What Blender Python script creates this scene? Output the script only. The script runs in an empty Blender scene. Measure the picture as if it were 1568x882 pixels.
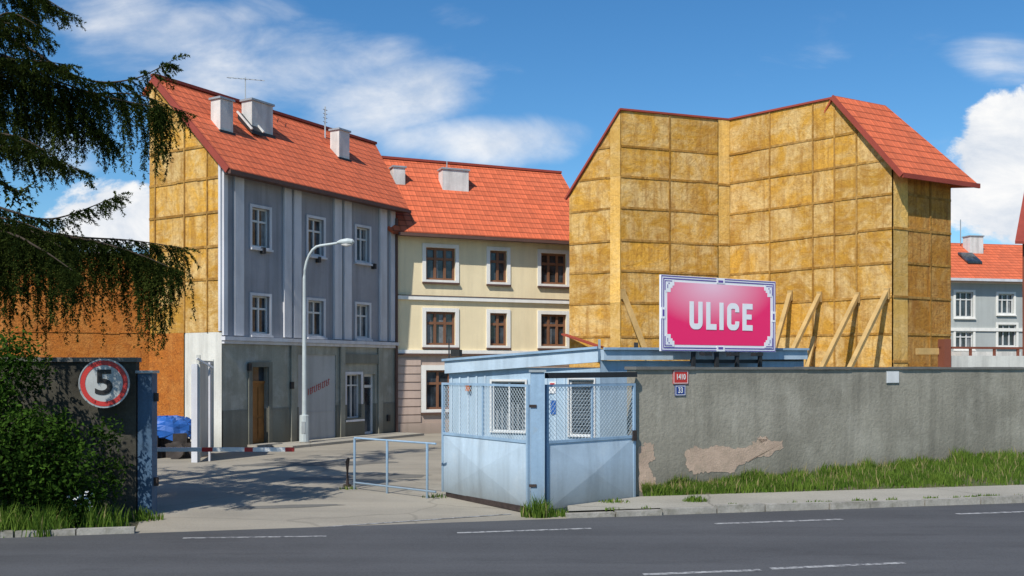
import bpy, math, random
from mathutils import Vector, Matrix
random.seed(7)
R=random.random
def rr(a,b): return a+(b-a)*R()
CAM_H=2.6; FL=1500.0   # eye height (m) and focal length used when surveying the photo
# ---------------------------------------------------------------- materials
def nt(name):
    m=bpy.data.materials.new(name); m.use_nodes=True
    t=m.node_tree; b=t.nodes['Principled BSDF']; return m,t,b
def N(t,ty,**k):
    n=t.nodes.new(ty)
    for a,v in k.items(): setattr(n,a,v)
    return n
def mathn(t,op,a,b=None,c=None,clamp=False):
    n=t.nodes.new('ShaderNodeMath'); n.operation=op; n.use_clamp=clamp
    for i,v in enumerate((a,b,c)):
        if v is None: continue
        if isinstance(v,(int,float)): n.inputs[i].default_value=v
        else: t.links.new(v,n.inputs[i])
    return n.outputs[0]
def mixc(t,f,a,b,blend='MIX'):
    n=t.nodes.new('ShaderNodeMix'); n.data_type='RGBA'; n.blend_type=blend
    for i,v in ((0,f),(6,a),(7,b)):
        if isinstance(v,(int,float)): n.inputs[i].default_value=v
        elif isinstance(v,(tuple,list)): n.inputs[i].default_value=(v[0],v[1],v[2],1)
        else: t.links.new(v,n.inputs[i])
    return n.outputs[2]
def noise(t,vec,scale,detail=5,rough=.55,dist=0):
    n=t.nodes.new('ShaderNodeTexNoise'); n.inputs['Scale'].default_value=scale
    n.inputs['Detail'].default_value=detail; n.inputs['Roughness'].default_value=rough
    n.inputs['Distortion'].default_value=dist
    t.links.new(vec,n.inputs['Vector']); return n.outputs[0]
def mapr(t,v,a,b,c=0.,d=1.,sm=False):
    n=t.nodes.new('ShaderNodeMapRange'); n.inputs[1].default_value=a; n.inputs[2].default_value=b
    if sm: n.interpolation_type='SMOOTHSTEP'
    n.inputs[3].default_value=c; n.inputs[4].default_value=d; t.links.new(v,n.inputs[0]); return n.outputs[0]
def mapping(t,vec,sc,loc=(0,0,0),rot=0):
    n=t.nodes.new('ShaderNodeMapping'); n.inputs['Scale'].default_value=sc; n.inputs['Location'].default_value=loc
    n.inputs['Rotation'].default_value=(0,0,rot)
    t.links.new(vec,n.inputs[0]); return n.outputs[0]
def bump(t,b,h,st,dist=.02):
    n=t.nodes.new('ShaderNodeBump'); n.inputs['Strength'].default_value=st; n.inputs['Distance'].default_value=dist
    t.links.new(h,n.inputs['Height']); t.links.new(n.outputs[0],b.inputs['Normal'])
def obj_co(t): return t.nodes.new('ShaderNodeTexCoord').outputs['Object']
def scl(c,k): return tuple(min(1,x*k) for x in c)
def mk(name,col,rough=.85,var=.18,scale=.9,fine=25,bmp=.25,streak=0.,metal=0.,col2=None,cth=(.5,.7),spec=.3,ground=0.):
    m,t,b=nt(name); co=obj_co(t)
    n1=noise(t,co,scale,6,.6); n2=noise(t,co,fine,4,.6)
    c=mixc(t,mapr(t,n1,.3,.7),scl(col,1-var),scl(col,1+var))
    c=mixc(t,mapr(t,n2,.3,.7,0,.5),c,scl(col,1-var*1.2))
    if col2:
        n3=noise(t,mapping(t,co,(1,1,1),(5,3,8)),scale*1.7,7,.65)
        c=mixc(t,mapr(t,n3,cth[0],cth[1],0,.85),c,col2)
    if streak:
        n4=noise(t,mapping(t,co,(2.2,2.2,.18)),1.6,5,.6)
        c=mixc(t,mapr(t,n4,.45,.75,0,streak),c,scl(col,.45))
    if ground:   # splash dirt close to the ground
        s=t.nodes.new('ShaderNodeSeparateXYZ'); t.links.new(co,s.inputs[0])
        z=mathn(t,'SUBTRACT',s.outputs[2],mathn(t,'MULTIPLY',n1,.7))
        c=mixc(t,mapr(t,z,-.3,.55,ground,0),c,(.12,.11,.08))
    t.links.new(c,b.inputs['Base Color']); b.inputs['Roughness'].default_value=rough
    b.inputs['Metallic'].default_value=metal; b.inputs['Specular IOR Level'].default_value=spec
    if bmp: bump(t,b,n2,bmp,.015)
    return m
M={}
def panelmat(name,base,light,dark,lightamt=.6,darkamt=.7,k=1.,pv=(1.14,.74),st=1.):
    m,t,b=nt(name); co=obj_co(t)
    at=N(t,'ShaderNodeAttribute',attribute_name='rnd').outputs['Fac']
    off=t.nodes.new('ShaderNodeCombineXYZ'); t.links.new(mathn(t,'MULTIPLY',at,37.),off.inputs[0]); t.links.new(mathn(t,'MULTIPLY',at,19.),off.inputs[2])
    va=N(t,'ShaderNodeVectorMath',operation='ADD'); t.links.new(co,va.inputs[0]); t.links.new(off.outputs[0],va.inputs[1]); pc=va.outputs[0]
    n1=noise(t,pc,.85*k,8,.68,1.0); n2=noise(t,co,9*k,7,.75); n3=noise(t,mapping(t,pc,(4,4,.35),(3,1,2)),1.1*k,8,.72,.3)
    n5=noise(t,mapping(t,pc,(.5,.5,3.2)),1.3*k,6,.7,.4); n6=noise(t,mapping(t,co,(1,1,1),(11,4,7)),2.6*k,8,.75,.6)
    c=mixc(t,at,scl(base,pv[0]),scl(base,pv[1]))
    c=mixc(t,mapr(t,n1,.44,.60,0,lightamt),c,light)
    c=mixc(t,mapr(t,n5,.5,.66,0,lightamt*.6),c,scl(light,.85))
    c=mixc(t,mapr(t,n3,.46,.64,0,darkamt*st),c,dark)
    c=mixc(t,mapr(t,n6,.50,.62,0,darkamt*.8),c,dark)
    c=mixc(t,mapr(t,n2,.46,.64,0,darkamt*.7),c,scl(dark,.8))
    t.links.new(c,b.inputs['Base Color']); b.inputs['Roughness'].default_value=.85; b.inputs['Specular IOR Level'].default_value=.2
    bump(t,b,mathn(t,'ADD',n2,mathn(t,'MULTIPLY',n6,1.5)),.7,.05); return m
M['ochre']=panelmat('ochre_panels',(.63,.335,.05),(.74,.54,.25),(.33,.15,.028),.75,.55)
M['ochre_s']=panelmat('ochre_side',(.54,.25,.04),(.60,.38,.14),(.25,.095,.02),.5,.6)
M['ochre_p']=panelmat('ochre_strip',(.76,.46,.12),(.80,.58,.27),(.5,.27,.06),.5,.45)
M['ochre_b']=panelmat('ochre_battens',(.43,.215,.036),(.58,.38,.14),(.22,.10,.02),.5,.6)
M['rust']=panelmat('rust_render',(.47,.155,.024),(.54,.24,.06),(.24,.07,.015),.5,.75,2.0,(1.05,.95),.35)
def tiles(name,col,pu=.30,pv=.36):
    m,t,b=nt(name); uv=t.nodes.new('ShaderNodeTexCoord').outputs['UV']; co=obj_co(t)
    s=t.nodes.new('ShaderNodeSeparateXYZ'); t.links.new(uv,s.inputs[0])
    U=mathn(t,'DIVIDE',s.outputs[0],pu); V=mathn(t,'DIVIDE',s.outputs[1],pv)
    fu=mathn(t,'FRACT',U); fv=mathn(t,'FRACT',V)
    cu=mathn(t,'FLOOR',U); cv=mathn(t,'FLOOR',V)
    cb=t.nodes.new('ShaderNodeCombineXYZ'); t.links.new(cu,cb.inputs[0]); t.links.new(cv,cb.inputs[1])
    wn=N(t,'ShaderNodeTexWhiteNoise',noise_dimensions='3D'); t.links.new(cb.outputs[0],wn.inputs[0])
    c=mixc(t,wn.outputs[0],scl(col,.86),scl(col,1.12))
    n1=noise(t,co,.8,6,.65); c=mixc(t,mapr(t,n1,.45,.75,0,.5),c,(col[0]*.68,col[1]*.85,col[2]*1.0))
    n6=noise(t,mapping(t,co,(1,1,1),(9,2,1)),6,6,.7); c=mixc(t,mapr(t,n6,.55,.72,0,.35),c,scl(col,.5))
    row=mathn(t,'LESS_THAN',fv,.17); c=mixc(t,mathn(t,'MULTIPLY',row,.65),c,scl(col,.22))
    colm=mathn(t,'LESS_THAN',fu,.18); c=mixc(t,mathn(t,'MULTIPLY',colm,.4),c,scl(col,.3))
    t.links.new(c,b.inputs['Base Color']); b.inputs['Roughness'].default_value=.75; b.inputs['Specular IOR Level'].default_value=.2
    h=mathn(t,'ADD',mathn(t,'MULTIPLY',mathn(t,'SUBTRACT',1,fv),.6),mathn(t,'MULTIPLY',mathn(t,'SINE',mathn(t,'MULTIPLY',U,6.283)),.35))
    bump(t,b,h,.5,.05); return m
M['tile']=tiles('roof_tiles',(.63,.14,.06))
M['tile_dk']=mk('roof_edge',(.30,.055,.035),.7,.2)
M['grey']=mk('facade_grey_stucco',(.325,.325,.345),.9,.16,.7,30,.3,.5)
M['grey_trim']=mk('facade_light_trim',(.62,.62,.64),.85,.12,1,30,.2,.4)
M['gbase']=mk('facade_base_render',(.33,.33,.275),.9,.25,.8,25,.3,.55,col2=(.42,.42,.38),ground=.7)
M['gdado']=mk('facade_dado_render',(.20,.20,.165),.9,.25,.8,25,.3,.5,ground=.7)
M['cream']=mk('cream_stucco',(.83,.70,.45),.9,.08,.6,30,.2,.24)
M['white']=mk('white_trim',(.80,.78,.72),.8,.08,1.5,30,.1,.22)
M['pinkb']=mk('pink_banding',(.52,.40,.33),.9,.12,.9,25,.25,.35,ground=.5)
M['sill']=mk('dark_sill',(.12,.065,.05),.6,.2)
M['door']=mk('door_wood',(.32,.14,.04),.5,.25,3,40,.2,.3)
M['wframe']=mk('white_window_frame',(.62,.62,.6),.5,.1)
M['bframe']=mk('brown_window_frame',(.21,.10,.055),.5,.2)
def glass(name,c,r=.1):
    m,t,b=nt(name); co=obj_co(t); n=noise(t,co,1.7,4,.6)
    t.links.new(mixc(t,mapr(t,n,.4,.65),scl(c,.5),scl(c,1.8)),b.inputs['Base Color'])
    b.inputs['Roughness'].default_value=r; b.inputs['Specular IOR Level'].default_value=.6
    bump(t,b,n,.08,.03); return m
M['glass']=glass('window_glass',(.035,.045,.055))
M['curtain']=mk('curtain_behind_glass',(.22,.23,.235),.35,.4,4,12,0)
M['chim']=mk('chimney_render',(.66,.64,.6),.9,.15,2,20,.3,.7)
M['metal']=mk('galvanised_metal',(.38,.41,.42),.45,.15,3,30,.1,.2,.3)
M['lamp']=mk('lamp_paint',(.48,.53,.53),.5,.12,3,30,.1,.3)
M['dark']=mk('dark_metal',(.03,.03,.032),.5,.3)
M['blue']=mk('pale_blue_paint',(.46,.57,.66),.5,.12,1.2,18,.15,.5,col2=(.54,.62,.67),cth=(.55,.8),ground=.7)
M['blue2']=mk('pale_blue_sheet',(.37,.49,.59),.55,.14,1.2,18,.15,.6,ground=.4)
M['bluepost']=mk('blue_post_paint',(.29,.42,.55),.5,.15,2,20,.15,.45,col2=(.3,.36,.4),cth=(.6,.75),ground=.5)
M['blue_shade']=mk('shaded_blue_paint',(.07,.13,.21),.6,.3,2,20,.2,.5)  # tree shade on the post is put into this dark blue
M['wire']=mk('mesh_wire',(.46,.54,.58),.5,.1)
M['rustm']=mk('rusty_bar',(.05,.035,.03),.7,.4,6,30,.3)
M['conc']=mk('boundary_wall_render',(.31,.285,.225),.92,.28,.5,14,.8,.5,col2=(.40,.37,.30),cth=(.48,.68),ground=.5)
M['cap']=mk('wall_coping',(.16,.155,.14),.9,.25,2,20,.4)
M['peel']=mk('exposed_plaster',(.52,.38,.28),.95,.22,2.5,30,.6,col2=(.36,.28,.2))
M['conc_shade']=mk('shaded_concrete',(.07,.065,.05),.9,.45,1.2,20,.5,.5)  # base colour set dark to stand in for the tree's shade
M['prop']=mk('timber_prop',(.50,.33,.13),.8,.25,2,30,.3,.2)
M['yard_w']=mk('white_wall_paint',(.64,.63,.57),.85,.15,1,20,.2,.55,ground=.4)
M['neigh']=mk('neighbour_stucco',(.42,.44,.42),.9,.1,.5,20,.1,.2)
M['roofred']=mk('brown_red_rail',(.22,.07,.04),.7,.2)
M['tarp']=mk('blue_tarp',(.02,.11,.40),.45,.4,2,8,.6)
M['junk']=mk('dark_stack',(.06,.05,.045),.8,.5,3,8,.4)
M['signw']=mk('sign_white',(.72,.72,.7),.45,.08,2,20,0,.2)
M['signg']=mk('sign_weathered_shaded',(.42,.44,.43),.5,.12,2,20,0,.3)  # streaked white, greyed in colour to imitate tree shade on the disc
M['signr']=mk('sign_red',(.48,.04,.035),.45,.12)
M['signk']=mk('sign_black',(.02,.02,.02),.5,.2)
M['signb']=mk('plate_blue',(.02,.05,.22),.4,.12)
M['purp']=mk('print_purple',(.13,.08,.34),.5,.1)
M['bwhite']=mk('print_white',(.86,.85,.86),.5,.03,2,20,0)
M['orange']=mk('lamp_orange',(.5,.13,.02),.5)
M['shutter']=mk('roller_shutter',(.42,.43,.42),.6,.1,.8,20,.1,.4)
M['bark']=mk('bark',(.055,.04,.028),.95,.3,6,30,.8)
def asphalt(name,col,patch,crack=.5,speck=.35,pamt=.75,tracks=0):
    m,t,b=nt(name); co=obj_co(t)
    f=noise(t,co,55,3,.7); g=noise(t,co,.35,6,.6); p=noise(t,mapping(t,co,(.25,1,1),(3,7,1)),.8,7,.65)
    c=mixc(t,mapr(t,g,.35,.65),scl(col,.85),scl(col,1.18))
    c=mixc(t,mapr(t,p,.46,.66,0,pamt),c,patch)
    if tracks:   # wheel tracks and stains run along the carriageway
        q=noise(t,mapping(t,co,(.03,1.1,1),(2,1,0),-.218),1.,5,.6); c=mixc(t,mapr(t,q,.42,.66,0,tracks),c,scl(col,1.55))
        q=noise(t,mapping(t,co,(.4,1.6,1),(12,1,0),-.218),1.,7,.7); c=mixc(t,mapr(t,q,.54,.7,0,tracks),c,scl(col,.55))
    c=mixc(t,mapr(t,f,.35,.65,0,speck),c,scl(col,1.7)); 
    f2=noise(t,co,38,2,.6); c=mixc(t,mapr(t,f2,.5,.7,0,.35),c,scl(col,.5))
    f3=noise(t,co,14,4,.7); c=mixc(t,mapr(t,f3,.55,.72,0,.35),c,scl(col,1.5))
    if crack:
        v=N(t,'ShaderNodeTexVoronoi',feature='DISTANCE_TO_EDGE'); v.inputs['Scale'].default_value=.22
        dn=t.nodes.new('ShaderNodeTexNoise'); dn.inputs['Scale'].default_value=1.3; dn.inputs['Detail'].default_value=6; t.links.new(co,dn.inputs['Vector'])
        vv=mixc(t,.35,co,dn.outputs[1],'ADD'); t.links.new(vv,v.inputs['Vector'])
        e=mapr(t,v.outputs[0],.002,.007,crack,0); c=mixc(t,e,c,scl(col,.4))
    t.links.new(c,b.inputs['Base Color']); b.inputs['Roughness'].default_value=.9; b.inputs['Specular IOR Level'].default_value=.2
    bump(t,b,f,.35,.012); return m
M['road']=asphalt('road_asphalt',(.068,.069,.072),(.058,.059,.062),0,.35,.6,.5)
M['patch']=asphalt('asphalt_patch',(.15,.145,.13),(.12,.115,.10),0,.3,.6)
M['yard']=asphalt('yard_asphalt',(.26,.235,.19),(.33,.295,.235),.3,.22,.9)
M['pave']=asphalt('pavement_slabs',(.30,.28,.235),(.24,.225,.19),.5,.3)
M['kerb']=mk('kerb_stone',(.33,.31,.27),.9,.3,3,30,.5,col2=(.17,.16,.12),cth=(.5,.7))
M['earth']=mk('earth',(.11,.095,.055),.95,.3,1,15,.6,col2=(.06,.085,.025),cth=(.45,.6))
def marking():
    m,t,b=nt('worn_road_paint'); co=obj_co(t); n=noise(t,co,9,7,.75)
    t.links.new(mixc(t,mapr(t,n,.42,.6),(.38,.38,.37),(.09,.09,.095)),b.inputs['Base Color']); b.inputs['Roughness'].default_value=.8; return m
M['mark']=marking()
def foliage(name,a,bc,tr=.35,dry=None):
    m=bpy.data.materials.new(name); m.use_nodes=True; t=m.node_tree; t.nodes.clear()
    at=N(t,'ShaderNodeAttribute',attribute_name='rnd').outputs['Fac']
    c=mixc(t,at,a,bc); d=N(t,'ShaderNodeBsdfDiffuse'); tl=N(t,'ShaderNodeBsdfTranslucent'); mx=N(t,'ShaderNodeMixShader'); o=N(t,'ShaderNodeOutputMaterial')
    if dry: c=mixc(t,mathn(t,'GREATER_THAN',at,.965),c,dry)
    t.links.new(c,d.inputs[0]); t.links.new(c,tl.inputs[0]); mx.inputs[0].default_value=tr
    t.links.new(d.outputs[0],mx.inputs[1]); t.links.new(tl.outputs[0],mx.inputs[2]); t.links.new(mx.outputs[0],o.inputs[0]); return m
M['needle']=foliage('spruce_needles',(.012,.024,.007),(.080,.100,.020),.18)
M['leaf']=foliage('shrub_leaves',(.010,.025,.005),(.075,.15,.02),.3)  # leaf greens darkened to carry the shade of the tree above
M['grass']=foliage('grass_blades',(.05,.115,.015),(.18,.26,.045),.35,(.33,.28,.13))
def print_pink():
    m,t,b=nt('billboard_print'); uv=t.nodes.new('ShaderNodeTexCoord').outputs['UV']
    s=t.nodes.new('ShaderNodeSeparateXYZ'); t.links.new(uv,s.inputs[0])
    dx=mathn(t,'SUBTRACT',s.outputs[0],.42); dy=mathn(t,'SUBTRACT',s.outputs[1],1.0)
    r=mathn(t,'SQRT',mathn(t,'ADD',mathn(t,'MULTIPLY',mathn(t,'MULTIPLY',dx,dx),1.3),mathn(t,'MULTIPLY',dy,dy)))
    c=mixc(t,mapr(t,r,.05,.72),(.93,.55,.66),(.93,.02,.15))
    t.links.new(c,b.inputs['Base Color']); b.inputs['Roughness'].default_value=.45; return m
M['pink']=print_pink()
# ---------------------------------------------------------------- mesh helpers
class Acc:
    def __init__(s,name,mat): s.name=name; s.mat=mat; s.V=[]; s.F=[]; s.UV={}; s.rnd=[]
    def face(s,pts,uv=None,rnd=None):
        b=len(s.V); s.V.extend([tuple(p) for p in pts]); s.F.append(tuple(range(b,b+len(pts))))
        if uv: s.UV[len(s.F)-1]=uv
        s.rnd.append(R() if rnd is None else rnd)
    def hexa(s,p,rnd=None):
        b=len(s.V); s.V.extend([tuple(q) for q in p])
        r=R() if rnd is None else rnd
        for f in ((0,3,2,1),(4,5,6,7),(0,1,5,4),(1,2,6,5),(2,3,7,6),(3,0,4,7)):
            s.F.append(tuple(b+i for i in f)); s.rnd.append(r)
    def box(s,fr,u0,u1,n0,n1,h0,h1,rnd=None):
        s.hexa([fr.p(u0,n1,h0),fr.p(u1,n1,h0),fr.p(u1,n0,h0),fr.p(u0,n0,h0),fr.p(u0,n1,h1),fr.p(u1,n1,h1),fr.p(u1,n0,h1),fr.p(u0,n0,h1)],rnd)
    def beam(s,a,b,w,h=None):
        a=Vector(a); b=Vector(b); h=h or w; d=(b-a).normalized()
        x=d.cross(Vector((0,0,1))); x=Vector((1,0,0)) if x.length<1e-3 else x.normalized(); y=d.cross(x)
        x=x*w/2; y=y*h/2
        s.hexa([a-x-y,a+x-y,a+x+y,a-x+y,b-x-y,b+x-y,b+x+y,b-x+y])
    def tube(s,pts,rad,seg=10):
        pts=[Vector(p) for p in pts]; rings=[]
        for i,p in enumerate(pts):
            d=(pts[min(i+1,len(pts)-1)]-pts[max(i-1,0)]).normalized()
            x=d.cross(Vector((0,0,1))); x=Vector((1,0,0)) if x.length<.05 else x.normalized(); y=d.cross(x)
            r=rad[i] if isinstance(rad,(list,tuple)) else rad
            b=len(s.V); s.V.extend([tuple(p+(x*math.cos(k*6.2832/seg)+y*math.sin(k*6.2832/seg))*r) for k in range(seg)]); rings.append(b)
        for a,b in zip(rings,rings[1:]):
            for k in range(seg):
                s.F.append((a+k,a+(k+1)%seg,b+(k+1)%seg,b+k)); s.rnd.append(.5)
        s.F.append(tuple(rings[0]+k for k in range(seg))); s.F.append(tuple(rings[-1]+k for k in reversed(range(seg)))); s.rnd+= [.5,.5]
    def make(s,offset=None):
        me=bpy.data.meshes.new(s.name); me.from_pydata(s.V,[],s.F)
        at=me.attributes.new('rnd','FLOAT','FACE'); at.data.foreach_set('value',s.rnd)
        if s.UV:
            l=me.uv_layers.new(name='UVMap')
            for fi,uv in s.UV.items():
                for k,li in enumerate(me.polygons[fi].loop_indices): l.data[li].uv=uv[k]
        me.materials.append(s.mat); me.update()
        ob=bpy.data.objects.new(s.name,me); bpy.context.scene.collection.objects.link(ob)
        return ob
class Obj:
    def __init__(s,name,loc): s.name=name; s.loc=Vector(loc); s.parts={}
    def part(s,name,mat):
        if name not in s.parts: s.parts[name]=Acc(name,M[mat] if isinstance(mat,str) else mat)
        return s.parts[name]
    def done(s):
        e=bpy.data.objects.new(s.name,None); e.location=s.loc; e.empty_display_size=.5; bpy.context.scene.collection.objects.link(e)
        for a in s.parts.values():
            if not a.F: continue
            o=a.make(); o.parent=e; o.matrix_parent_inverse=Matrix.Translation(-s.loc)
        return e
class Frame:
    def __init__(s,p0,p1):
        s.o=Vector((p0[0],p0[1],0)); d=Vector((p1[0]-p0[0],p1[1]-p0[1],0)); s.L=d.length; s.u=d.normalized(); s.n=Vector((s.u.y,-s.u.x,0))
    def p(s,u,n,h): return s.o+s.u*u+s.n*n+Vector((0,0,h))
    # bearings measured on the photo intersected with this wall plane -> metres along / up the wall
    def U(s,x):
        k=(x-784)/FL; return (k*s.o.y-s.o.x)/(s.u.x-k*s.u.y)
    def H(s,x,y):
        u=s.U(x); return CAM_H+(563-y)*(s.o.y+s.u.y*u)/FL
def world(x,y,Z): return Vector(((x-784)/FL*Z,Z,CAM_H+(563-y)*Z/FL))
def wall(acc,fr,u0,u1,h0,h1,ops,depth=.18,n=0.):
    ops=[(max(a,u0),min(b,u1),max(c,h0),min(d,h1),c>=h0,d<=h1) for a,b,c,d in ops if a<u1 and b>u0 and c<h1 and d>h0]
    us=sorted({u0,u1,*[o[0] for o in ops],*[o[1] for o in ops]}); hs=sorted({h0,h1,*[o[2] for o in ops],*[o[3] for o in ops]})
    for a,b in zip(us,us[1:]):
        for c,d in zip(hs,hs[1:]):
            mu,mh=(a+b)/2,(c+d)/2
            if any(o[0]<mu<o[1] and o[2]<mh<o[3] for o in ops): continue
            acc.face([fr.p(a,n,c),fr.p(b,n,c),fr.p(b,n,d),fr.p(a,n,d)])
    for a,b,c,d,cb,ct in ops:
        acc.face([fr.p(a,n,c),fr.p(a,n,d),fr.p(a,n-depth,d),fr.p(a,n-depth,c)])
        acc.face([fr.p(b,n,c),fr.p(b,n-depth,c),fr.p(b,n-depth,d),fr.p(b,n,d)])
        if cb: acc.face([fr.p(a,n,c),fr.p(a,n-depth,c),fr.p(b,n-depth,c),fr.p(b,n,c)])
        if ct: acc.face([fr.p(a,n,d),fr.p(b,n,d),fr.p(b,n-depth,d),fr.p(a,n-depth,d)])
def window(o,fr,op,cols=2,trans=.68,fm='wframe',sur=None,surm='white',sill='sill',depth=.16,curt=.5,fw=.06):
    a,b,c,d=op; g=o.part('window_glass','glass'); f=o.part('window_frames',fm)
    g.face([fr.p(a,-depth+.01,c),fr.p(b,-depth+.01,c),fr.p(b,-depth+.01,d),fr.p(a,-depth+.01,d)])
    n0,n1=-depth+.013,-depth+.07
    f.box(fr,a,a+fw,n0,n1,c,d); f.box(fr,b-fw,b,n0,n1,c,d)
    f.box(fr,a+fw,b-fw,n0,n1-.002,c,c+fw); f.box(fr,a+fw,b-fw,n0,n1-.002,d-fw,d)
    tr=c+(d-c)*trans
    for k in range(1,cols):
        m=a+(b-a)*k/cols; f.box(fr,m-fw*.6,m+fw*.6,n0,n1+.003,c+fw,d-fw)
    if trans<1: f.box(fr,a+fw,b-fw,n0,n1-.004,tr-fw*.6,tr+fw*.6)
    if curt:
        cu=o.part('curtains','curtain')
        for k in range(cols):
            x0=a+(b-a)*k/cols; x1=a+(b-a)*(k+1)/cols
            if R()<curt:
                w=(x1-x0)*rr(.25,.75); s0=x0 if R()<.5 else x1-w
                cu.face([fr.p(s0,-depth+.0125,c),fr.p(s0+w,-depth+.0125,c),fr.p(s0+w*rr(.8,1.),-depth+.0125,d),fr.p(s0,-depth+.0125,d)])
    if sur:
        s=o.part('window_surrounds',surm)
        s.box(fr,a-sur,a,.003,.045,c-sur*.6,d+sur); s.box(fr,b,b+sur,.003,.045,c-sur*.6,d+sur)
        s.box(fr,a,b,.003,.042,d,d+sur); s.box(fr,a,b,.003,.042,c-sur*.6,c)
    if sill: o.part('window_sills',sill).box(fr,a-(sur or .05),b+(sur or .05),.002,.12,c-(sur*.6 if sur else 0)-.07,c-(sur*.6 if sur else 0)-.005)
def slab(acc,eL,eR,rR,rL,th=.12):
    eL,eR,rR,rL=map(Vector,(eL,eR,rR,rL)); u=(eR-eL).normalized()
    def uv(p): d=p-eL; x=d.dot(u); return (x,(d-u*x).length)
    pts=[eL,eR,rR,rL]; acc.face(pts,[uv(p) for p in pts])
    dn=Vector((0,0,-th)); q=[p+dn for p in pts]
    acc.face(q[::-1])
    for i in range(4):
        j=(i+1)%4; acc.face([pts[i],q[i],q[j],pts[j]])
def panels(o,fr,ubr,hbr,top,mat='ochre',bat=True,n=0.,bw=.08):
    acc=o.part('panels_'+mat,mat)
    for a,b in zip(ubr,ubr[1:]):
        for c,d in zip(hbr,hbr[1:]):
            ta,tb=top(a),top(b)
            if max(ta,tb)<=c+.01: continue
            pts=[(a,c),(b,c)] 
            if min(ta,tb)<c:
                t=(c-ta)/(tb-ta); x=a+(b-a)*t; pts=[(a,c),(x,c)] if ta>tb else [(x,c),(b,c)]
            if tb>c: pts.append((b,min(d,tb)))
            if (ta-d)*(tb-d)<0:
                t=(d-ta)/(tb-ta); pts.append((a+(b-a)*t,d))
            if ta>c: pts.append((a,min(d,ta)))
            dn=rr(0,.012)
            acc.face([fr.p(u,n+dn,h) for u,h in pts])
    if bat:
        bb=o.part('panel_battens','ochre_b')
        for h in hbr[1:]:
            xs=[ubr[0]+(ubr[-1]-ubr[0])*k/80 for k in range(81)]; ok=[x for x in xs if top(x)>h+.04]
            if len(ok)>1:
                x=ok[0]
                while x<ok[-1]-.01:   # boards of uneven length, slightly out of line
                    x1=min(ok[-1],x+rr(.9,1.9)); j=rr(-.015,.015); bb.box(fr,x+.004,x1-.004,n-.02,n+.024+rr(0,.012),h-bw/2+j,h+bw/2+j); x=x1
        for u in ubr[1:-1]: bb.box(fr,u-bw*.35,u+bw*.35,n-.02,n+.040,hbr[0],top(u)-.01)
# ---------------------------------------------------------------- ground
def E(x): return 16.63+.2216*x
def sheet(name,mat,pts,z):
    a=Acc(name,M[mat]); a.face([(x,y,z) for x,y in pts]); return a.make()
sheet('ground','earth',[(-900,-900),(900,-900),(900,900),(-900,900)],0)
sheet('yard_pavement','yard',[(-5.9,E(-5.9)-.02),(.95,E(.95)-.02),(1.0,17.5),(2.4,18.9),(32,36),(32,75),(-40,75),(-40,22),(-6.6,17.5)],.004)
sheet('road','road',[(-180,E(-180)-11),(180,E(180)-11),(180,E(180)),(-180,E(-180))],.008)
mk_=Acc('road_markings',M['mark'])
def gnd(x,y): Z=FL*CAM_H/(y-563); return ((x-784)/FL*Z,Z)
def dash(x0,y0,x1,y1,w):
    a=Vector(gnd(x0,y0)); b=Vector(gnd(x1,y1)); d=(b-a).normalized(); n=Vector((-d.y,d.x))*w/2
    mk_.face([(*(a-n),.012),(*(b-n),.012),(*(b+n),.012),(*(a+n),.012)])
dash(1095,803,1290,796,.12); dash(1465,788,1640,782,.12); dash(700,817,905,810,.1); dash(280,825,500,822,.09)
dash(985,881,1165,874,.11); dash(1180,872,1385,863,.11); dash(760,897,900,890,.11); dash(495,808,782,788,.07)
mk_.make()
# irregular repair patches in the yard
a=Acc('asphalt_repair',M['patch'])
for cx,cy,rx,ry in ((-3.6,23.2,1.7,.55),(-5.2,26.5,2.2,.6),(-4.2,18.3,1.0,.25)):
    a.face([(cx+rx*math.cos(k*.314)*rr(.85,1.1),cy+ry*math.sin(k*.314)*rr(.8,1.1)+.2*rx*math.cos(k*.314),.009) for k in range(20)])
a.make()
a=Acc('near_pavement',M['pave']); 
pts=[(-180,E(-180)-14.5),(180,E(180)-14.5),(180,E(180)-11.02),(-180,E(-180)-11.02)]
a.hexa([(x,y,0.001) for x,y in pts]+[(x,y,.12) for x,y in pts]); a.make()
a=Acc('pavement',M['pave'])
pts=[(.98,E(.98)+.14),(120,E(120)+.14),(120,E(120)+1.75),(2.5,E(2.5)+1.75),(1.0,E(1)+.8)]
a.face([(x,y,.115) for x,y in pts]); a.face([(pts[0][0],pts[0][1],0),(pts[4][0],pts[4][1],0),(pts[4][0],pts[4][1],.115),(pts[0][0],pts[0][1],.115)]); a.make()
k=Acc('kerb',M['kerb']); kf=Frame((.95,E(.95)),(120,E(120)))
u=0
while u<60:
    L=rr(.8,1.3); z=.13+rr(-.02,.02); nn=rr(-.025,.025)
    k.box(kf,u+.01,u+L-.014,-.14+nn,.0+nn,.0,z if u>1.0 else z*.7); u+=L
kf2=Frame((-40,E(-40)),(-5.9,E(-5.9))); u=kf2.L
while u>5:
    L=rr(.8,1.3); k.box(kf2,u-L+.014,u-.01,-.14,rr(-.02,.015),0,.11+rr(-.02,.02)); u-=L
k.make()
W0=(2.4,18.95); W1=(30,18.95+27.6*.5607); WF=Frame(W0,W1)
gb=Acc('grass_bank',M['earth'])
NB=60
def bank(t,s):
    x=2.55+t*27; y0=E(x)+1.72; yw=18.95+(x-2.4)*.5607+.02; y=y0+(yw-y0)*s
    z=.11+s*(.06+.22*min(1,t*3))+ .03*math.sin(x*3.1+s*5)*s
    return Vector((x,y,z))
for i in range(NB):
    for j in range(5):
        gb.face([bank(i/NB,j/5),bank((i+1)/NB,j/5),bank((i+1)/NB,(j+1)/5),bank(i/NB,(j+1)/5)])
gb.make()
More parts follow.
